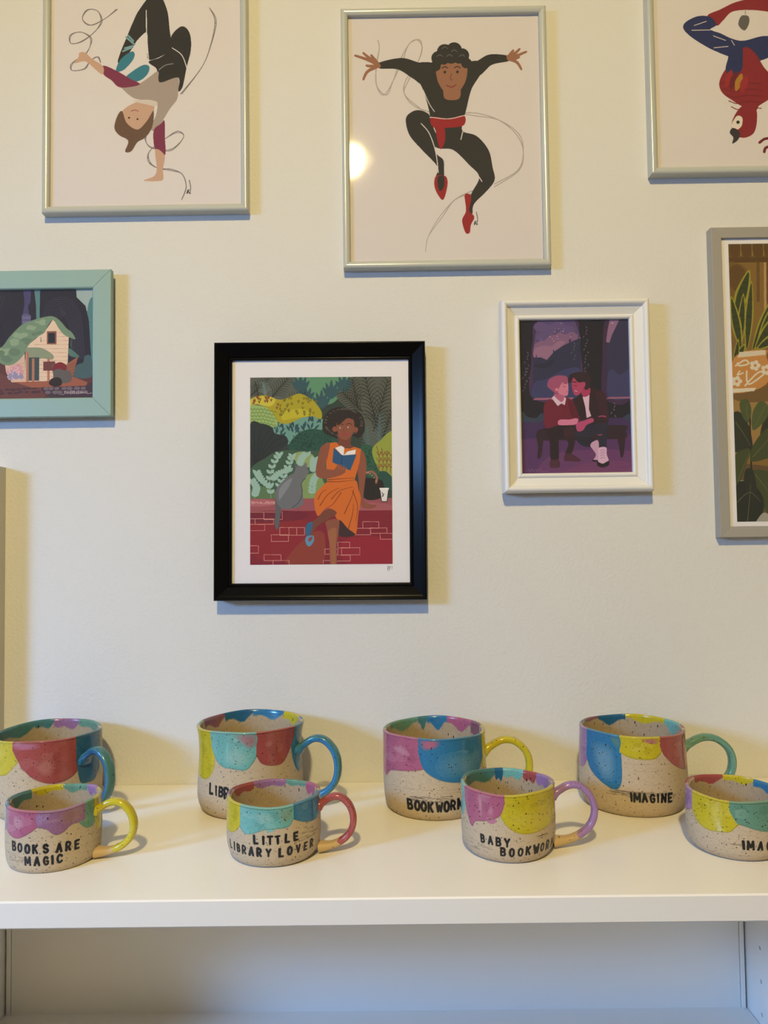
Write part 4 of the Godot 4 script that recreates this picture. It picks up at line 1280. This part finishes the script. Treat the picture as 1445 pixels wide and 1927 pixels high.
func mug_body(shape: Array, r: float, h: float, sd: int) -> ArrayMesh:
	var pr := mug_profile(shape, r, h)
	var st := SurfaceTool.new()
	st.begin(Mesh.PRIMITIVE_TRIANGLES)
	st.set_smooth_group(0)
	var n := 96
	var w := Vector3(fmod(sd * 1.7, TAU), fmod(sd * 2.9, TAU), fmod(sd * 0.8, TAU))
	var at := func(i: int, k: int) -> Vector3:
		var a := TAU * (k % n) / n - PI
		var y: float = pr[i][1]
		var lift := y / h
		var rr: float = pr[i][0] * (1.0 + 0.006 * sin(2.0 * a + w.x) * lift + 0.003 * sin(3.0 * a + w.y + lift * 3.0))
		return Vector3(rr * sin(a), y + (0.0007 * sin(2.0 * a + w.z) + 0.0003 * sin(5.0 * a + w.x)) * lift * lift, rr * cos(a))
	for i in pr.size() - 1:
		for k in n:
			var ua := Vector2(float(k) / n, pr[i][2])
			var ub := Vector2(float(k + 1) / n, pr[i][2])
			var uc := Vector2(float(k + 1) / n, pr[i + 1][2])
			var ud := Vector2(float(k) / n, pr[i + 1][2])
			quad(st, at.call(i + 1, k), at.call(i + 1, k + 1), at.call(i, k + 1), at.call(i, k), ud, uc, ub, ua)
	st.generate_normals()
	return st.commit()


func mug_handle(r: float, h: float, reach: float, big: bool, side: float, wide: float, thick: float) -> ArrayMesh:
	var line := [[-0.05, 0.76], [0.10, 0.83], [0.38, 0.915], [0.66, 0.90], [0.90, 0.76], [1.0, 0.56], [0.93, 0.37], [0.70, 0.22], [0.35, 0.125], [-0.05, 0.095]]
	if big:
		line = [[-0.05, 0.67], [0.12, 0.745], [0.40, 0.825], [0.68, 0.805], [0.92, 0.68], [1.0, 0.51], [0.93, 0.34], [0.70, 0.215], [0.35, 0.145], [-0.05, 0.12]]
	var p := PackedVector2Array()
	for q in line:
		p.append(Vector2(r * side + q[0] * (reach - thick / 2), q[1] * h))
	p = Pic.smooth(p, false, 6)
	var st := SurfaceTool.new()
	st.begin(Mesh.PRIMITIVE_TRIANGLES)
	st.set_smooth_group(0)
	var n := 20
	var last := p.size() - 1
	var at := func(i: int, k: int) -> Vector3:
		var d := (p[mini(i + 1, last)] - p[maxi(i - 1, 0)]).normalized()
		var nn := Vector2(-d.y, d.x)
		var e := minf(i, last - i) / 5.0
		var flare := 1.0 + 0.55 * exp(-e * e * 1.6)
		var a := TAU * (k % n) / n
		var ca := signf(cos(a)) * pow(absf(cos(a)), 0.72)
		var sa := signf(sin(a)) * pow(absf(sin(a)), 0.72)
		var q := p[i] + nn * ca * thick / 2 * flare
		return Vector3(q.x, q.y, sa * wide / 2 * flare)
	for i in last:
		for k in n:
			var u0 := float(i) / last
			var u1 := float(i + 1) / last
			var v0 := float(k) / n
			var v1 := float(k + 1) / n
			quad(st, at.call(i, k), at.call(i, k + 1), at.call(i + 1, k + 1), at.call(i + 1, k), Vector2(u0, v0), Vector2(u0, v1), Vector2(u1, v1), Vector2(u1, v0))
	st.generate_normals()
	return st.commit()


var clay_grain: NoiseTexture2D


func glazed(a: Pic, d: Pic, grained := true) -> StandardMaterial3D:
	var m := StandardMaterial3D.new()
	m.albedo_texture = a.tex()
	var data := d.tex()
	m.roughness = 1.0
	m.roughness_texture = data
	m.roughness_texture_channel = BaseMaterial3D.TEXTURE_CHANNEL_GREEN
	m.heightmap_enabled = true
	m.heightmap_texture = data
	m.heightmap_scale = 0.22
	if grained:
		m.detail_enabled = true
		m.detail_albedo = clay_grain
		m.detail_blend_mode = BaseMaterial3D.BLEND_MODE_MUL
	return m


func speckle(a: Pic, n: int, y0: float, y1: float, scale: float) -> void:
	for i in n:
		var big := rng.randf() < 0.16
		var q := Vector2(rng.randf_range(0, TW), rng.randf_range(y0, y1))
		var r := (rng.randf_range(1.5, 2.7) if big else rng.randf_range(0.7, 1.4)) * scale
		a.disc(q, r, [Color(0.15, 0.11, 0.08), Color(0.24, 0.18, 0.13), Color(0.18, 0.14, 0.12)][i % 3] if big or i % 3 > 0 else Color(0.48, 0.39, 0.30), rng.randf_range(0.7, 1.0))


# spec: x positions run over the visible front, -1 at the left outline to 1 at the right one
func make_mug(label: String, group: String, at: Vector3, r: float, h: float, shape: Array, big: bool, spec: Dictionary, sd: int) -> Node3D:
	rng.seed = 100 + sd
	var t := thing("mug", label, "mug", at, group)
	var view := rad_to_deg(atan2(-at.x, 0.8345 - at.z))
	var X := func(x: float) -> float: return ((view + rad_to_deg(asin(clampf(x, -1.0, 1.0)))) / 360.0 + 0.5) * TW
	var XB := func(x: float) -> float: return fposmod((180.0 + view - rad_to_deg(asin(clampf(x, -1.0, 1.0)))) / 360.0 + 0.5, 1.0) * TW
	var Y := func(v: float) -> float: return lerpf(V_OUT, V_BASE, v) * TH
	var a := Pic.new(0, 0, TW, TH, 1.0, CLAY)
	var d := Pic.new(0, 0, TW, TH, 1.0, Color(0.5, 0.78, 0))
	# throwing lines and rubbed marks in the bare clay
	for i in 40:
		var y := rng.randf_range(Y.call(0.3), Y.call(1.0))
		var x := rng.randf_range(0, TW)
		var w := rng.randf_range(20, 120)
		a.line([x, y, x + w * 0.5, y + rng.randf_range(-1, 1), x + w, y + rng.randf_range(-2, 2)], 1.2, CLAY.darkened(rng.randf_range(0.03, 0.10)))
		d.line([x, y, x + w * 0.5, y, x + w, y], 1.4, Color(0.44, 0.8, 0))
	for q in spec.get("rub", []):
		for i in int(q[4]):
			var x: float = X.call(rng.randf_range(q[0], q[2] - 0.1))
			var y: float = Y.call(rng.randf_range(q[1], q[3]))
			var w := rng.randf_range(12, 60)
			a.line([x, y, x + w * 0.5, y + rng.randf_range(-1.5, 1.5), x + w, y + rng.randf_range(-2, 2)], rng.randf_range(1, 2), CLAY.darkened(rng.randf_range(0.25, 0.5)))
	# inside: clear glaze over clay
	a.rect(0, 0, TW, V_OUT * TH, Color(0.70, 0.63, 0.52))
	d.rect(0, 0, TW, V_OUT * TH, Color(0.55, 0.16, 0))
	# glaze on the part of the outside that faces away
	var spare: Array = spec.back
	for i in spare.size():
		var w := 90.0 / spare.size()
		var x0: float = (view + 90.0 + 2.0 * w * i) / 360.0 + 0.5
		var pts := []
		for k in 7:
			var f := k / 6.0
			pts.append_array([(x0 + (2.0 * w * 1.06) / 360.0 * f) * TW, Y.call(0.32 + 0.2 * sin(PI * f))])
		for wrap in [0.0, -float(TW)]:
			dip(a, d, pts, wrap, HUE[spare[i]], Y.call(-0.06))
	# the dipped patches one sees
	for g in spec.outer:
		var pts := []
		for k in range(1, g.size(), 2):
			pts.append_array([X.call(g[k]), Y.call(g[k + 1])])
		dip(a, d, pts, 0.0, HUE[g[0]], Y.call(-0.06))
	for g in spec.get("over", []):             # thinner second coats
		var pts := []
		for k in range(2, g.size(), 2):
			pts.append_array([X.call(g[k]), Y.call(g[k + 1])])
		var mid := Vector2.ZERO
		for k in range(0, pts.size(), 2):
			mid += Vector2(pts[k], pts[k + 1]) * 2.0 / pts.size()
		var under := a.im.get_pixelv(Vector2i(mid.clamp(Vector2.ZERO, Vector2(TW - 1, TH - 1))))
		for j in 4:
			var q := []
			for k in range(0, pts.size(), 2):
				var e := mid + (Vector2(pts[k], pts[k + 1]) - mid) * (1.0 - 0.16 * j)
				q.append_array([e.x, e.y])
			a.blob(q, under.lerp(Color(HUE[g[0]]).lerp(Color(0.86, 0.82, 0.76), g[1]), 0.4 + 0.2 * j))
	# colour that runs over the lip to the inside
	for g in spec.inner:
		var x0: float = XB.call(g[1])
		var x1: float = XB.call(g[2])
		if x1 > x0:
			x0 += TW
		var pts := [x0, V_OUT * TH + 1]
		var n := 7
		for k in n + 1:
			var f := float(k) / n
			var deep: float = g[3] * (0.55 + 0.45 * sin(PI * f) + 0.22 * sin(f * 9.0 + sd))
			pts.append_array([lerpf(x0, x1, f), (V_IN - 0.085 * deep) * TH])
		pts.append_array([x1, V_OUT * TH + 1])
		for wrap in [0.0, -float(TW)]:
			var q := pts.duplicate()
			for k in range(0, q.size(), 2):
				q[k] += wrap
			a.shape(q, HUE[g[0]])
	# the front of the lip: the colour of the patch below it, thinned where the glaze ran off the edge
	for g in spec.outer:
		var x0: float = X.call(g[1])
		var x1: float = X.call(g[g.size() - 2])
		a.rect(x0, V_IN * TH - 3, x1, V_OUT * TH - 3, Color(HUE[g[0]]).lerp(CLAY, 0.22))
	# the coats melt into each other a little
	a.im.resize(TW / 2, TH / 2, Image.INTERPOLATE_BILINEAR)
	a.im.resize(TW, TH, Image.INTERPOLATE_CUBIC)
	var fine := 1.0 if big else 1.25
	speckle(a, 1700, V_OUT * TH, TH, 0.95 * fine)
	speckle(a, 460, 0, V_IN * TH, 0.95 * fine)
	# stamped and inked words
	var hx := TW / (TAU * r)
	var hy := (V_BASE - V_OUT) * TH / h
	for q in spec.words:
		var lh: float = q[1]
		var word: String = q[0]
		for k in word.length():
			var ch := word[k]
			var px: float = X.call(q[2 + 2 * k])
			var py: float = Y.call(q[3 + 2 * k])
			var ph := lh * h * hy * rng.randf_range(0.94, 1.05)
			var pw := ph * hx / hy * (0.06 if ch == "I" else (0.68 if ch in "MW" else 0.53)) * rng.randf_range(0.95, 1.08)
			var tw := rng.randf_range(-0.06, 0.06)
			for s in GLYPH[ch]:
				var pp := PackedVector2Array()
				for j in range(0, s.size(), 2):
					pp.append(Vector2(px, py) + Vector2((s[j] - 0.5) * pw, (s[j + 1] - 0.5) * ph).rotated(tw))
				if ch in "BCGORS":
					pp = Pic.smooth(pp, false, 4)
				var wd := ph * rng.randf_range(0.25, 0.31)
				d.stroke(pp, wd * 1.15, wd * 1.15, Color(0.28, 0.45, 0))
				a.stroke(pp, wd, wd * 0.92, Color(0.045, 0.042, 0.05))
	put("body", mug_body(shape, r, h, sd), glazed(a, d), t)
	# handle
	var hw := Pic.new(0, 0, 256, 64, 1.0, HUE[spec.handle[0]])
	var hd := Pic.new(0, 0, 256, 64, 1.0, Color(0.5, 0.16, 0))
	if spec.handle.size() > 2:                 # another colour on the outer face of the strap
		hw.rect(0, 0, 256, 13, HUE[spec.handle[2]])
		hw.rect(0, 51, 256, 64, HUE[spec.handle[2]])
	for i in 14:
		hw.line([rng.randf_range(0, 200), rng.randf_range(4, 60), rng.randf_range(60, 256), rng.randf_range(4, 60)], rng.randf_range(2, 5), Color(HUE[spec.handle[0]]).lightened(rng.randf_range(-0.08, 0.12)))
	if spec.handle[1] < 1.0:
		var e: float = 256.0 * spec.handle[1]
		hw.shape([e, 0, 256, 0, 256, 64, e + 10, 64, e - 3, 40, e + 8, 22], HUE["clay"])
		hd.rect(e, 0, 256, 64, Color(0.48, 0.5, 0))
	for i in 60:
		hw.disc(Vector2(rng.randf_range(0, 256), rng.randf_range(0, 64)), rng.randf_range(0.5, 1.3), Color(0.24, 0.18, 0.14))
	var hm := put("handle", mug_handle(r, h, spec.reach, big, spec.get("side", 1.0), 0.0105 if big else 0.0085, 0.0068 if big else 0.0056), glazed(hw, hd, false), t)
	hm.rotation_degrees.y = spec.turn - 90.0
	return t


# one dipped patch: lower edge through pts, upper edge over the lip
func dip(a: Pic, d: Pic, pts: Array, wrap: float, c: Color, top: float) -> void:
	var low := PackedVector2Array()
	for k in range(0, pts.size(), 2):
		low.append(Vector2(pts[k] + wrap, pts[k + 1]))
	low = Pic.smooth(low, false, 6)
	var p := low.duplicate()
	p.append(Vector2(low[-1].x, top))
	p.append(Vector2(low[0].x, top))
	a.fill(p, c)
	d.fill(p, Color(0.66, 0.13, 0))
	var x0 := low[0].x
	var x1 := low[-1].x
	var w := x1 - x0
	for i in 5:                                # uneven coat: paler and deeper areas within the patch
		var q := low[rng.randi_range(2, low.size() - 3)]
		var b := []
		var cy := lerpf(top + 14, q.y, rng.randf_range(0.3, 0.8))
		var cx := lerpf(x0 + w * 0.2, x1 - w * 0.2, rng.randf())
		var rx := w * rng.randf_range(0.07, 0.17)
		var ry := minf((q.y - top) * rng.randf_range(0.08, 0.2), absf(q.y - cy) * 0.8 + 2.0)
		for k in 8:
			var an := TAU * k / 8
			b.append_array([cx + cos(an) * rx * rng.randf_range(0.7, 1.2), cy + sin(an) * ry * rng.randf_range(0.7, 1.2)])
		a.blob(b, c.lerp(Color(0.9, 0.87, 0.82), rng.randf_range(0.05, 0.16)) if i % 2 == 0 else c.darkened(rng.randf_range(0.03, 0.08)))
	a.stroke(low, 3.0, 3.0, c.lerp(CLAY, 0.35))
	a.stroke(PackedVector2Array(Array(low).map(func(q): return q + Vector2(0, -3.5))), 2.5, 2.5, c.darkened(0.08))


func build_mugs() -> void:
	clay_grain = noise_tex(0.13, false, 1.0, Color(0.93, 0.92, 0.905), Color(1, 1, 1), 512, 21)
	var row1 := "large mugs in the back row"
	var row2 := "small mugs in the front row"
	make_mug("large mug at the left edge, red and yellow glaze, teal and blue strap handle", row1, Vector3(-0.3392, 0, 0.0653), 0.050, 0.0750, SHAPE_STRAIGHT, true, {
		"outer": [["yellow", -1.0, 0.43, -0.79, 0.42, -0.66, 0.36, -0.52, 0.24], ["red", -0.62, 0.1, -0.48, 0.28, -0.31, 0.42, -0.1, 0.5, 0.13, 0.53, 0.35, 0.5, 0.5, 0.42, 0.54, 0.25], ["navy", 0.48, 0.3, 0.55, 0.57, 0.67, 0.61, 0.83, 0.6, 0.9, 0.45, 0.97, 0.3]],
		"over": [["red", 0.22, -0.25, 0.3, -0.02, 0.2, 0.12, 0.32, 0.02, 0.44, -0.15, 0.4], ["pink", 0.15, -0.6, 0.02, -0.2, 0.03, -0.2, 0.09, -0.55, 0.1]],
		"inner": [["teal", -0.99, -0.3, 0.42], ["teal", -0.3, 0.1, 0.3], ["purple", 0.1, 0.62, 0.35], ["green", 0.62, 0.99, 0.3]],
		"back": ["teal", "purple", "teal", "yellow"], "words": [["BOOKS", 0.11, -0.995, 0.74, -0.985, 0.74, -0.978, 0.74, -0.955, 0.74, -0.855, 0.74]],
		"handle": ["navy", 1.0, "teal"], "reach": 0.037, "turn": 63.0}, 1)
	make_mug("large mug with yellow, aqua and red glaze and a blue handle", row1, Vector3(-0.1387, 0, 0.0658), 0.052, 0.0816, SHAPE_WAIST, true, {
		"outer": [["blue", 0.76, 0.22, 0.83, 0.46, 0.91, 0.56, 0.98, 0.5], ["yellow", -0.99, 0.55, -0.86, 0.57, -0.74, 0.5, -0.67, 0.38], ["aqua", -0.72, 0.18, -0.64, 0.32, -0.52, 0.39, -0.31, 0.41, -0.1, 0.42, 0.04, 0.34, 0.12, 0.24, 0.17, 0.12], ["red", 0.10, 0.26, 0.2, 0.36, 0.41, 0.4, 0.6, 0.39, 0.74, 0.26, 0.81, 0.12]],
		"over": [["aqua", 0.25, -0.5, 0.28, -0.3, 0.16, -0.15, 0.2, -0.02, 0.32, -0.2, 0.38, -0.42, 0.36], ["mauve", 0.3, -0.28, 0.03, 0.08, 0.02, 0.1, 0.14, -0.05, 0.18]],
		"inner": [["mauve", -0.95, -0.55, 0.32], ["navy", -0.55, 0.05, 0.32], ["blue", 0.05, 0.7, 0.26], ["yellow", 0.7, 0.98, 0.3]],
		"back": ["blue", "yellow", "mauve", "aqua"], "words": [["LIBRARY", 0.10, -0.72, 0.655, -0.63, 0.665, -0.54, 0.67, -0.44, 0.68, -0.33, 0.68, -0.22, 0.68, -0.1, 0.68]],
		"handle": ["blue", 1.0, "teal"], "reach": 0.0425, "turn": 77.0, "side": 0.975}, 2)
	make_mug("large mug with pink and blue glaze and a yellow handle", row1, Vector3(0.0420, 0, 0.0736), 0.0495, 0.0752, SHAPE_STRAIGHT, true, {
		"outer": [["yellow", 0.86, 0.3, 0.93, 0.44, 0.99, 0.46], ["pink", -0.99, 0.45, -0.92, 0.54, -0.82, 0.45, -0.54, 0.41, -0.23, 0.37, -0.12, 0.3], ["blue", -0.3, 0.16, -0.21, 0.35, -0.03, 0.45, 0.22, 0.51, 0.53, 0.53, 0.8, 0.47, 0.91, 0.3]],
		"over": [["blue", 0.2, 0.02, 0.3, 0.3, 0.16, 0.6, 0.2, 0.85, 0.22, 0.78, 0.4, 0.45, 0.47, 0.12, 0.44], ["pink", 0.08, -0.26, 0.02, 0.08, 0.02, 0.06, 0.1, -0.2, 0.14], ["pink", 0.3, -0.78, 0.16, -0.6, 0.12, -0.45, 0.22, -0.65, 0.22]],
		"inner": [["green", -0.95, -0.35, 0.34], ["teal", -0.35, -0.15, 0.4], ["blue", -0.15, 0.3, 0.42], ["pink", 0.3, 0.82, 0.4], ["mauve", 0.82, 0.98, 0.75]],
		"back": ["yellow", "pink", "blue", "green"], "words": [["BOOKWORM", 0.108, -0.466, 0.80, -0.33, 0.805, -0.21, 0.81, -0.085, 0.815, 0.083, 0.815, 0.217, 0.81, 0.34, 0.80, 0.485, 0.79]],
		"rub": [[-0.5, 0.69, 0.3, 0.76, 26]],
		"handle": ["yellow", 1.0], "reach": 0.0465, "turn": 90.0}, 3)
	make_mug("large mug with blue and yellow glaze and a sage green handle", row1, Vector3(0.2353, 0, 0.0721), 0.0495, 0.0747, SHAPE_BULGE, true, {
		"outer": [["lilac", -0.99, 0.5, -0.9, 0.5, -0.82, 0.38, -0.74, 0.22], ["blue", -0.84, 0.33, -0.76, 0.48, -0.6, 0.58, -0.35, 0.66, -0.24, 0.63, -0.19, 0.5, -0.2, 0.18], ["yellow", -0.22, 0.2, -0.06, 0.25, 0.17, 0.27, 0.4, 0.26, 0.52, 0.18], ["red", 0.5, 0.1, 0.56, 0.22, 0.72, 0.35, 0.87, 0.43, 0.95, 0.45, 0.99, 0.4]],
		"over": [["blue", 0.3, -0.72, 0.18, -0.5, 0.12, -0.32, 0.2, -0.3, 0.5, -0.45, 0.58, -0.66, 0.44], ["teal", 0.1, -0.38, 0.03, -0.21, 0.03, -0.22, 0.16, -0.34, 0.12], ["red", 0.3, 0.18, 0.02, 0.46, 0.03, 0.44, 0.09, 0.24, 0.07]],
		"inner": [["mauve", -0.97, -0.7, 0.1], ["navy", -0.7, -0.12, 0.3], ["yellow", -0.12, 0.7, 0.25], ["aqua", 0.7, 0.97, 0.4]],
		"back": ["red", "teal", "yellow", "navy"], "words": [["IMAGINE", 0.098, -0.03, 0.73, 0.07, 0.73, 0.2, 0.73, 0.335, 0.735, 0.43, 0.735, 0.53, 0.74, 0.64, 0.745]],
		"rub": [[-0.5, 0.66, 0.75, 0.73, 60]],
		"handle": ["green", 1.0], "reach": 0.0515, "turn": 90.0}, 4)
	make_mug("small mug with pink and purple glaze and a yellow handle, leftmost in the front row", row2, Vector3(-0.2793, 0, 0.1895), 0.0368, 0.0497, SHAPE_STRAIGHT, false, {
		"outer": [["navy", -0.995, 0.36, -0.95, 0.36, -0.92, 0.3], ["green", 0.5, 0.3, 0.64, 0.41, 0.78, 0.41, 0.85, 0.34], ["yellow", 0.82, 0.34, 0.88, 0.55, 0.96, 0.5], ["purple", -0.37, 0.25, -0.17, 0.28, 0.0, 0.38, 0.16, 0.37, 0.33, 0.28, 0.5, 0.28, 0.62, 0.26], ["pink", -0.95, 0.36, -0.74, 0.44, -0.45, 0.32, -0.33, 0.22]],
		"over": [["lilac", 0.1, -0.36, 0.05, -0.1, 0.04, -0.18, 0.18, -0.34, 0.22], ["pink", 0.35, -0.8, 0.12, -0.66, 0.1, -0.6, 0.26, -0.78, 0.3], ["mauve", 0.2, 0.1, 0.06, 0.55, 0.05, 0.52, 0.2, 0.2, 0.24]],
		"inner": [["teal", -0.98, -0.55, 0.5], ["yellow", -0.55, 0.2, 0.32], ["green", 0.2, 0.78, 0.34], ["lilac", 0.78, 0.98, 0.4]],
		"back": ["yellow", "teal", "yellow", "navy"], "words": [["BOOKSARE", 0.122, -0.785, 0.565, -0.67, 0.575, -0.525, 0.585, -0.375, 0.588, -0.168, 0.588, 0.095, 0.60, 0.275, 0.608, 0.45, 0.62], ["MAGIC", 0.122, -0.523, 0.775, -0.34, 0.778, -0.165, 0.778, -0.037, 0.778, 0.105, 0.775]],
		"rub": [[-0.9, 0.72, -0.4, 0.8, 14]],
		"handle": ["yellow", 0.83], "reach": 0.0335, "turn": 86.0}, 5)
	make_mug("small mug with yellow, aqua and blue glaze and a red handle", row2, Vector3(-0.0982, 0, 0.1844), 0.0385, 0.0497, SHAPE_ROUND, false, {
		"outer": [["yellow", -0.99, 0.5, -0.88, 0.49, -0.77, 0.42, -0.68, 0.3], ["blue", 0.33, 0.2, 0.48, 0.27, 0.64, 0.33, 0.8, 0.36, 0.93, 0.35, 0.99, 0.28], ["aqua", -0.7, 0.36, -0.59, 0.44, -0.43, 0.42, -0.2, 0.35, 0.05, 0.34, 0.3, 0.33, 0.4, 0.2]],
		"over": [["aqua", 0.25, -0.4, 0.1, -0.1, 0.09, 0.0, 0.22, -0.3, 0.26], ["green", 0.2, 0.1, 0.06, 0.36, 0.06, 0.34, 0.24, 0.16, 0.26]],
		"inner": [["red", -0.95, -0.5, 0.4], ["purple", -0.5, 0.3, 0.34], ["green", 0.3, 0.78, 0.26], ["pink", 0.78, 0.98, 0.5]],
		"back": ["red", "lilac", "green", "purple"], "words": [["LITTLE", 0.118, -0.375, 0.51, -0.22, 0.515, -0.085, 0.515, 0.07, 0.515, 0.265, 0.51, 0.44, 0.51], ["LIBRARYLOVER", 0.118, -0.895, 0.685, -0.82, 0.69, -0.735, 0.695, -0.62, 0.70, -0.47, 0.705, -0.31, 0.71, -0.12, 0.715, 0.14, 0.725, 0.315, 0.715, 0.49, 0.715, 0.645, 0.715, 0.775, 0.71]],
		"rub": [[0.4, 0.46, 0.95, 0.6, 20]],
		"handle": ["red", 0.80], "reach": 0.0305, "turn": 88.0}, 6)
	make_mug("small mug with pink and yellow glaze and a lilac handle", row2, Vector3(0.0966, 0, 0.1817), 0.0386, 0.0560, SHAPE_ROUND, false, {
		"outer": [["aqua", -0.995, 0.4, -0.94, 0.45, -0.86, 0.2], ["lilac", 0.95, 0.3, 0.975, 0.4, 0.995, 0.4], ["yellow", -0.17, 0.26, -0.02, 0.43, 0.22, 0.53, 0.48, 0.55, 0.74, 0.52, 0.92, 0.46, 0.97, 0.34], ["pink", -0.9, 0.2, -0.82, 0.42, -0.74, 0.53, -0.66, 0.44, -0.48, 0.4, -0.24, 0.33, -0.13, 0.26, -0.06, 0.1]],
		"over": [["yellow", 0.12, 0.02, 0.3, 0.4, 0.24, 0.82, 0.3, 0.8, 0.44, 0.4, 0.5, 0.1, 0.42], ["pink", 0.3, -0.6, 0.06, -0.54, 0.06, -0.53, 0.34, -0.58, 0.34], ["pink", 0.25, -0.36, 0.18, -0.3, 0.18, -0.3, 0.3, -0.42, 0.3]],
		"inner": [["teal", -0.98, -0.3, 0.5], ["navy", -0.3, -0.1, 0.5], ["aqua", -0.1, 0.4, 0.4], ["red", 0.4, 0.72, 0.42], ["lilac", 0.72, 0.98, 0.5]],
		"back": ["lilac", "red", "aqua", "teal"], "words": [["BABY", 0.108, -0.52, 0.655, -0.36, 0.655, -0.197, 0.66, -0.022, 0.665], ["BOOKWORM", 0.11, -0.11, 0.80, 0.072, 0.805, 0.25, 0.80, 0.41, 0.79, 0.58, 0.785, 0.705, 0.78, 0.82, 0.78, 0.925, 0.78]],
		"rub": [[-0.8, 0.74, -0.4, 0.84, 10], [0.5, 0.6, 0.8, 0.64, 5]],
		"handle": ["lilac", 0.80], "reach": 0.0365, "turn": 90.0}, 7)
	make_mug("small mug with lilac, yellow and teal glaze, at the right edge of the front row", row2, Vector3(0.2850, 0, 0.1832), 0.0382, 0.0485, SHAPE_ROUND, false, {
		"outer": [["lilac", -0.995, 0.42, -0.9, 0.36, -0.8, 0.24], ["pink", 0.68, 0.3, 0.85, 0.36, 0.99, 0.3], ["yellow", -0.84, 0.3, -0.72, 0.47, -0.54, 0.54, -0.33, 0.53, -0.11, 0.5, 0.0, 0.42, 0.1, 0.34], ["green", -0.1, 0.14, 0.04, 0.34, 0.18, 0.38, 0.4, 0.44, 0.62, 0.47, 0.76, 0.36]],
		"over": [["yellow", 0.16, -0.48, 0.1, -0.2, 0.1, -0.24, 0.44, -0.44, 0.46], ["pink", 0.3, 0.66, 0.02, 0.9, 0.04, 0.88, 0.2, 0.72, 0.16]],
		"inner": [["red", -0.9, -0.25, 0.36], ["yellow", -0.25, 0.45, 0.3], ["blue", 0.45, 0.9, 0.4]],
		"back": ["lilac", "blue", "yellow", "red"], "words": [["IMAGINE", 0.125, 0.15, 0.69, 0.285, 0.69, 0.47, 0.70, 0.63, 0.705, 0.75, 0.70, 0.85, 0.69, 0.94, 0.68]],
		"rub": [[-0.3, 0.68, 0.2, 0.72, 6]],
		"handle": ["lilac", 0.8], "reach": 0.034, "turn": 90.0}, 8)
